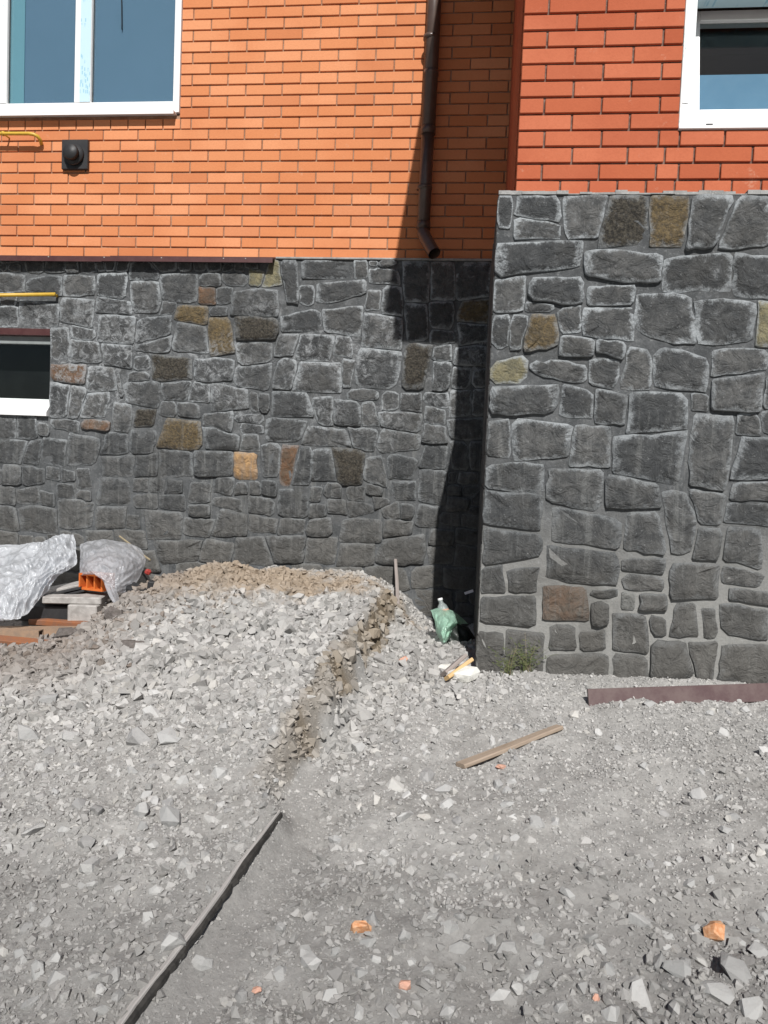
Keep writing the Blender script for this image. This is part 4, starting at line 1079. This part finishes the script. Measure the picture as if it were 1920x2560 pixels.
# ------------------------------------------------------------------ rubbish in the shaded corner
def sheet(name, ctrl, nu, nv, amp, mat, seed, thick=.0, parent=None, freq=9):
    """ctrl: rows of (px, py, depth) control points -> smooth crumpled surface of real size"""
    Pc = np.array([[list(at(a, b_, c_)) for a, b_, c_ in row] for row in ctrl]); m, n = Pc.shape[:2]
    def cat(P, t):
        k = len(P); s = t*(k-1); i = min(int(s), k-2); f = s-i
        p0, p1, p2, p3 = P[max(i-1, 0)], P[i], P[i+1], P[min(i+2, k-1)]
        return .5*((2*p1)+(-p0+p2)*f+(2*p0-5*p1+4*p2-p3)*f*f+(-p0+3*p1-3*p2+p3)*f**3)
    V = []; g = random.Random(seed); o1_, o2_ = g.uniform(0, 50), g.uniform(0, 50)
    for j in range(nv):
        row = [cat(Pc[:, c_], j/(nv-1)) for c_ in range(n)]
        for i in range(nu): V.append(cat(row, i/(nu-1)))
    V = np.array(V); u = np.tile(np.linspace(0, 1, nu), nv); v_ = np.repeat(np.linspace(0, 1, nv), nu)
    rid = lambda x, y, s: 1-2*np.abs(vn(x, y, s))
    dsp = amp*(rid(u*freq+o1_+v_*3, v_*4+o2_-u*2, 71)+.55*rid(u*freq*1.9+v_*6, v_*9+o1_-u*4, 72)+.32*rid(u*freq*3.4-v_*9+o2_, v_*17+u*8, 73)+.14*rid(u*freq*7+v_*11, v_*31-u*13, 74))
    edge = np.minimum(1, 6*np.minimum(np.minimum(u, 1-u), np.minimum(v_, 1-v_))+.4)
    V = V+np.stack([.25*dsp, -dsp, .55*dsp], 1)*edge[:, None]
    ids = np.arange(nu*nv).reshape(nv, nu)
    F = np.stack([ids[:-1, :-1], ids[:-1, 1:], ids[1:, 1:], ids[1:, :-1]], -1).reshape(-1, 4)
    keep = np.ones(len(F), bool)
    me_ = bpy.data.meshes.new(name); c = V.mean(0); me_.from_pydata((V-c).tolist(), [], F[keep].tolist()); me_.update()
    me_.polygons.foreach_set('use_smooth', [True]*len(me_.polygons))
    return link(name, me_, mat, parent, Vector(c))
gb = sheet('green_bag', [[(1085, 1530, 4.30), (1105, 1524, 4.36), (1130, 1532, 4.36), (1160, 1560, 4.42)],
                         [(1092, 1550, 4.20), (1108, 1548, 4.14), (1128, 1555, 4.16), (1146, 1560, 4.36)],
                         [(1096, 1578, 4.14), (1108, 1580, 4.06), (1122, 1575, 4.12), (1132, 1572, 4.26)],
                         [(1104, 1598, 4.10), (1110, 1602, 4.04), (1116, 1600, 4.08), (1122, 1592, 4.2)]], 36, 32, .010, M_green, 5, freq=5)
gb.scale = (1.28, 1.1, 1.12)
tag(gb, 'crumpled translucent green plastic bag lit by the sun in the dark corner', 'bag')
kb = empty('black_bag', on(1140, 1610), 'lumpy black rubbish bag lying in the shaded corner under the green one', 'bag')
bm = bmesh.new(); bmesh.ops.create_icosphere(bm, subdivisions=4, radius=1)
for v in bm.verts:
    c = v.co; n_ = float(vn(np.array([c.x*2.2+c.z*1.7+5]), np.array([c.y*2.2-c.z*1.9+2]), 81)[0]); n2_ = float(vn(np.array([c.x*6+c.z*4]), np.array([c.y*6-c.z*5]), 82)[0])
    c *= 1+.20*n_+.09*n2_
me_ = bpy.data.meshes.new('bag_body'); bm.to_mesh(me_); bm.free(); me_.polygons.foreach_set('use_smooth', [True]*len(me_.polygons))
kc = at(1138, 1600, 4.25)
o = link('bag_body', me_, M_bag, kb); o.scale = (.095, .10, .085); o.location = kc-kb.location
me2 = me_.copy(); o = link('bag_bulge', me2, M_bag, kb); o.scale = (.055, .07, .06); o.location = at(1122, 1632, 4.15)-kb.location; o.rotation_euler = (.4, 1, .6)
# clear bottle standing tipped in the bag
bt = empty('bottle', at(1108, 1505, 4.3), 'clear plastic bottle with a pink label sticking up behind the green bag', 'bottle')
p0, p1 = at(1115, 1552, 4.33), at(1101, 1500, 4.36)
q = MB(); ax = p1-p0
prof = [(0, .028), (.05, .032), (.55, .032), (.72, .026), (.86, .013), (1, .012)]
rings = []; a_ = ax.normalized().cross(Vector((0, 1, 0))).normalized(); b2 = ax.normalized().cross(a_)
vs = [p0+ax*t+(a_*math.cos(k*.4488)+b2*math.sin(k*.4488))*r for t, r in prof for k in range(14)]
fs = [(i*14+k, i*14+(k+1) % 14, (i+1)*14+(k+1) % 14, (i+1)*14+k) for i in range(5) for k in range(14)]+[tuple(range(14))]
q.add(vs, fs, True); part(q, 'bottle_body', M_clear, bt)
q = MB(); q.tube([p0+ax*.2, p0+ax*.52], .0328, 14, cap=False); part(q, 'paper_label', M_fragp, bt)
q = MB(); q.tube([p0+ax*.97, p0+ax*1.08], .0145, 14); part(q, 'bottle_cap', M_frame, bt)
sr = sheet('white_rag', [[(1160, 1481, 4.7), (1182, 1473, 4.7)], [(1163, 1487, 4.66), (1184, 1480, 4.66)]], 10, 8, .004, M_frame, 9)
tag(sr, 'small pale scrap of plastic in the dark corner above the green bag', 'plastic scrap')

# ------------------------------------------------------------------ covered stack of materials at the left
def slab(name, c, sx, sy, sz, rz, mat, label=None, cat=None, parent=None, tilt=(0, 0), bev=.006):
    q = MB(); q.box(-sx/2, sx/2, -sy/2, sy/2, -sz/2, sz/2, bev=bev); me_ = q.mesh(name)
    o = link(name, me_, mat, parent, Vector(c)); o.rotation_euler = (tilt[0], tilt[1], rz)
    if label: tag(o, label, cat)
    return o
DS = 4.62
def ds(px, py, d=DS): return at(px, py, d)
zgr = ds(200, 1560).z
cb = empty('concrete_block', ds(215, 1540), 'pale concrete block with a wide flat top under the plastic sheets', 'concrete block')
for nm, c, s, rz in (('block_base', ds(218, 1532), (.185, .17, .125), .1), ('block_top', ds(196, 1492, DS+.08), (.36, .30, .045), .22)):
    o = slab(nm, c-cb.location, s[0], s[1], s[2], rz, M_conc, parent=cb)
slab('concrete_slab', ds(140, 1549, DS+.12), .34, .25, .055, .1, M_conc, 'flat pale concrete slab lying in the shade under the stack', 'slab')
slab('void_shade_slab', ds(120, 1528, DS+.02), .36, .16, .10, .2, M_black, 'added black slab darkening the gap between the silvery sheet and the concrete block', 'board')  # black slab added so the void under the sheets looks dark
slab('paving_slab', ds(160, 1468, DS+.16), .24, .2, .022, .35, M_conc, 'thin pale slab on top of the dark slates left of the orange brick', 'slab', tilt=(0, -.22))
for i, (px, py, rz, t) in enumerate(((158, 1476, .3, -.24), (164, 1483, .36, -.25))):
    o = slab('slate', ds(px, py, DS+.10), .26, .18, .014, rz, M_black, ['upper dark slate of the two tilted beside the orange brick', 'lower dark slate of the two tilted beside the orange brick'][i], 'slate', tilt=(0, t), bev=.002)
# hollow orange brick with three chambers showing
hb = empty('hollow_brick', ds(226, 1456, DS+.05), 'bright orange hollow brick under the right hand plastic sheet', 'brick')
hb.rotation_euler = (0, 0, -.25)
q = MB(); W_, H_, D_ = .19, .105, .12
for a in ((-W_/2, W_/2, 0, D_, -H_/2, -H_/2+.012), (-W_/2, W_/2, 0, D_, H_/2-.012, H_/2), (-W_/2, -W_/2+.012, 0, D_, -H_/2+.012, H_/2-.012), (W_/2-.012, W_/2, 0, D_, -H_/2+.012, H_/2-.012)): q.box(*a)
q.build('brick_shell', M_hollow, hb)
for xx in (-.03, .03):
    q = MB(); q.box(xx-.005, xx+.005, .001, D_-.002, -H_/2+.012, H_/2-.012); q.build('brick_web', M_hollow, hb)
q = MB(); q.box(-W_/2+.012, W_/2-.012, D_-.02, D_-.01, -H_/2+.012, H_/2-.012); q.build('brick_back', M_hollow, hb)
# steel sections lying in front
def hollow_bar(name, A, B, s, mat, label):
    A = Vector(A); B = Vector(B); L = (B-A).length; root = empty(name, A, label, 'steel tube')
    d = (B-A).normalized(); sd_ = d.cross(Vector((0, 0, 1))).normalized(); u_ = sd_.cross(d)
    rm = Matrix((d, -sd_, u_)).transposed(); root.rotation_euler = rm.to_euler(); t = s*.1; h = s/2
    q = MB(); q.box(0, L, -h, h, h-t, h); q.box(0, L, -h, h, -h, -h+t); q.box(0, L, -h, -h+t, -h+t, h-t); q.box(0, L, h-t, h, -h+t, h-t)
    q.build('tube_wall', mat, root); q = MB(); q.box(.01, L-.03, -h+t+.001, h-t-.001, -h+t+.001, h-t-.001); q.build('tube_inside', M_inside, root)
    return root
hollow_bar('steel_tube', ds(-120, 1578, 4.45), ds(192, 1578, 4.45), .055, M_rust2, 'longest pale rusty square tube at the left, rear of the two open ended ones')
hollow_bar('steel_tube', ds(-120, 1582, 4.30), ds(103, 1586, 4.30), .055, M_rust2, 'shorter pale rusty square tube at the left with its dark open end showing')
bar('steel_bar', ds(-120, 1590, 4.18), ds(135, 1615, 4.18), .07, .04, M_rust, 'orange rusty flat bar nearest the camera in the left hand stack', 'steel bar', .2, 0, .001, 31)
bar('steel_bar', ds(78, 1553, 4.56), ds(235, 1563, 4.5), .05, .035, M_rust, 'reddish rusty bar lying just below the concrete block', 'steel bar', .1, 0, .001, 32)
# plastic sheets
s1 = sheet('plastic_sheet', [[(-60, 1372, 5.2), (30, 1362, 5.22), (85, 1358, 5.22), (120, 1350, 5.2), (150, 1336, 5.16), (186, 1338, 5.16)],
                             [(-60, 1420, 5.0), (0, 1415, 4.98), (70, 1400, 4.98), (120, 1385, 4.96), (155, 1372, 4.94), (190, 1372, 4.96)],
                             [(-60, 1450, 4.75), (0, 1450, 4.72), (60, 1440, 4.70), (110, 1420, 4.72), (150, 1410, 4.76), (190, 1415, 4.84)],
                             [(-60, 1490, 4.55), (-10, 1495, 4.50), (40, 1490, 4.50), (85, 1470, 4.55), (125, 1448, 4.62), (150, 1440, 4.72)],
                             [(-60, 1550, 4.42), (-10, 1552, 4.38), (30, 1552, 4.38), (62, 1540, 4.40), (100, 1500, 4.50), (130, 1465, 4.60)]], 150, 130, .032, M_sheet, 3, freq=8)
tag(s1, 'crumpled silvery plastic sheet draped down the left side of the stack', 'plastic sheet')
s2 = sheet('plastic_sheet', [[(200, 1362, 5.14), (230, 1352, 5.16), (270, 1350, 5.16), (320, 1358, 5.14), (352, 1372, 5.12)],
                             [(201, 1385, 5.0), (230, 1378, 4.9), (275, 1375, 4.88), (325, 1380, 4.92), (364, 1398, 5.0)],
                             [(200, 1412, 4.84), (230, 1405, 4.72), (275, 1412, 4.66), (322, 1415, 4.74), (357, 1428, 4.9)],
                             [(200, 1436, 4.72), (228, 1432, 4.62), (262, 1442, 4.56), (300, 1455, 4.6), (338, 1462, 4.74)],
                             [(205, 1440, 4.70), (236, 1438, 4.60), (268, 1462, 4.54), (290, 1480, 4.55), (310, 1482, 4.62)]], 100, 80, .014, M_sheet2, 8, freq=6)
tag(s2, 'clear plastic sheet bulging over the orange hollow brick, right of the silvery one', 'plastic sheet')
s3 = sheet('sheet_tail', [[(258, 1450, 4.56), (274, 1462, 4.53), (292, 1478, 4.54)], [(266, 1475, 4.50), (282, 1490, 4.47), (300, 1500, 4.52)],
                          [(275, 1495, 4.46), (290, 1508, 4.44), (305, 1515, 4.48)], [(292, 1520, 4.44), (300, 1526, 4.42), (310, 1530, 4.43)]], 24, 30, .006, M_sheet2, 12, freq=4)
s3.parent = s2; s3.location = s3.location-s2.location
# dark things behind the sheet at the heap's edge
slab('dark_post', ds(377, 1478, 4.66), .045, .045, .13, .2, M_black, 'short black post stump between the clear sheet and the rubble heap', 'post', tilt=(.05, .1))
slab('red_plastic_scrap', ds(370, 1430, 4.72), .04, .03, .038, .6, M_redp, 'small red plastic scrap above the black post stump', 'plastic scrap', tilt=(.3, .4), bev=.01)
slab('gap_shade_slab', ds(343, 1487, 4.66), .20, .10, .10, -.5, M_black, 'added black slab darkening the gap under the clear sheet', 'board', tilt=(.1, .2), bev=.01)  # added black slab in place of the shade in this gap
rock('soil_clod', 280, 1556, .14, .11, .12, M_soil, 'rounded dark clod of soil beside the concrete block', 'clod', 51)
rock('soil_clod', 158, 1600, .15, .09, .12, M_soil, 'dark clod of soil lying at the end of the rusty tubes', 'clod', 52)
rock('soil_clod', 330, 1625, .22, .07, .13, M_soil, 'flat brown slab of soil lying in front of the heap, furthest right of the clods', 'clod', 53, -.4)
bar('dry_stick', at(300, 1340, 5.2), at(375, 1400, 5.0), .010, .010, M_dry, 'dry grey stick leaning on the rear wall above the clear sheet', 'stick', 0, 0, .003, 33)
bar('white_stick', on(382, 1615)+Vector((0, 0, .01)), on(436, 1617)+Vector((0, 0, .01)), .018, .008, M_conc, 'short whitish stick lying in front of the heap', 'stick', 0, 0, .001, 34)
bpy.context.view_layer.update()
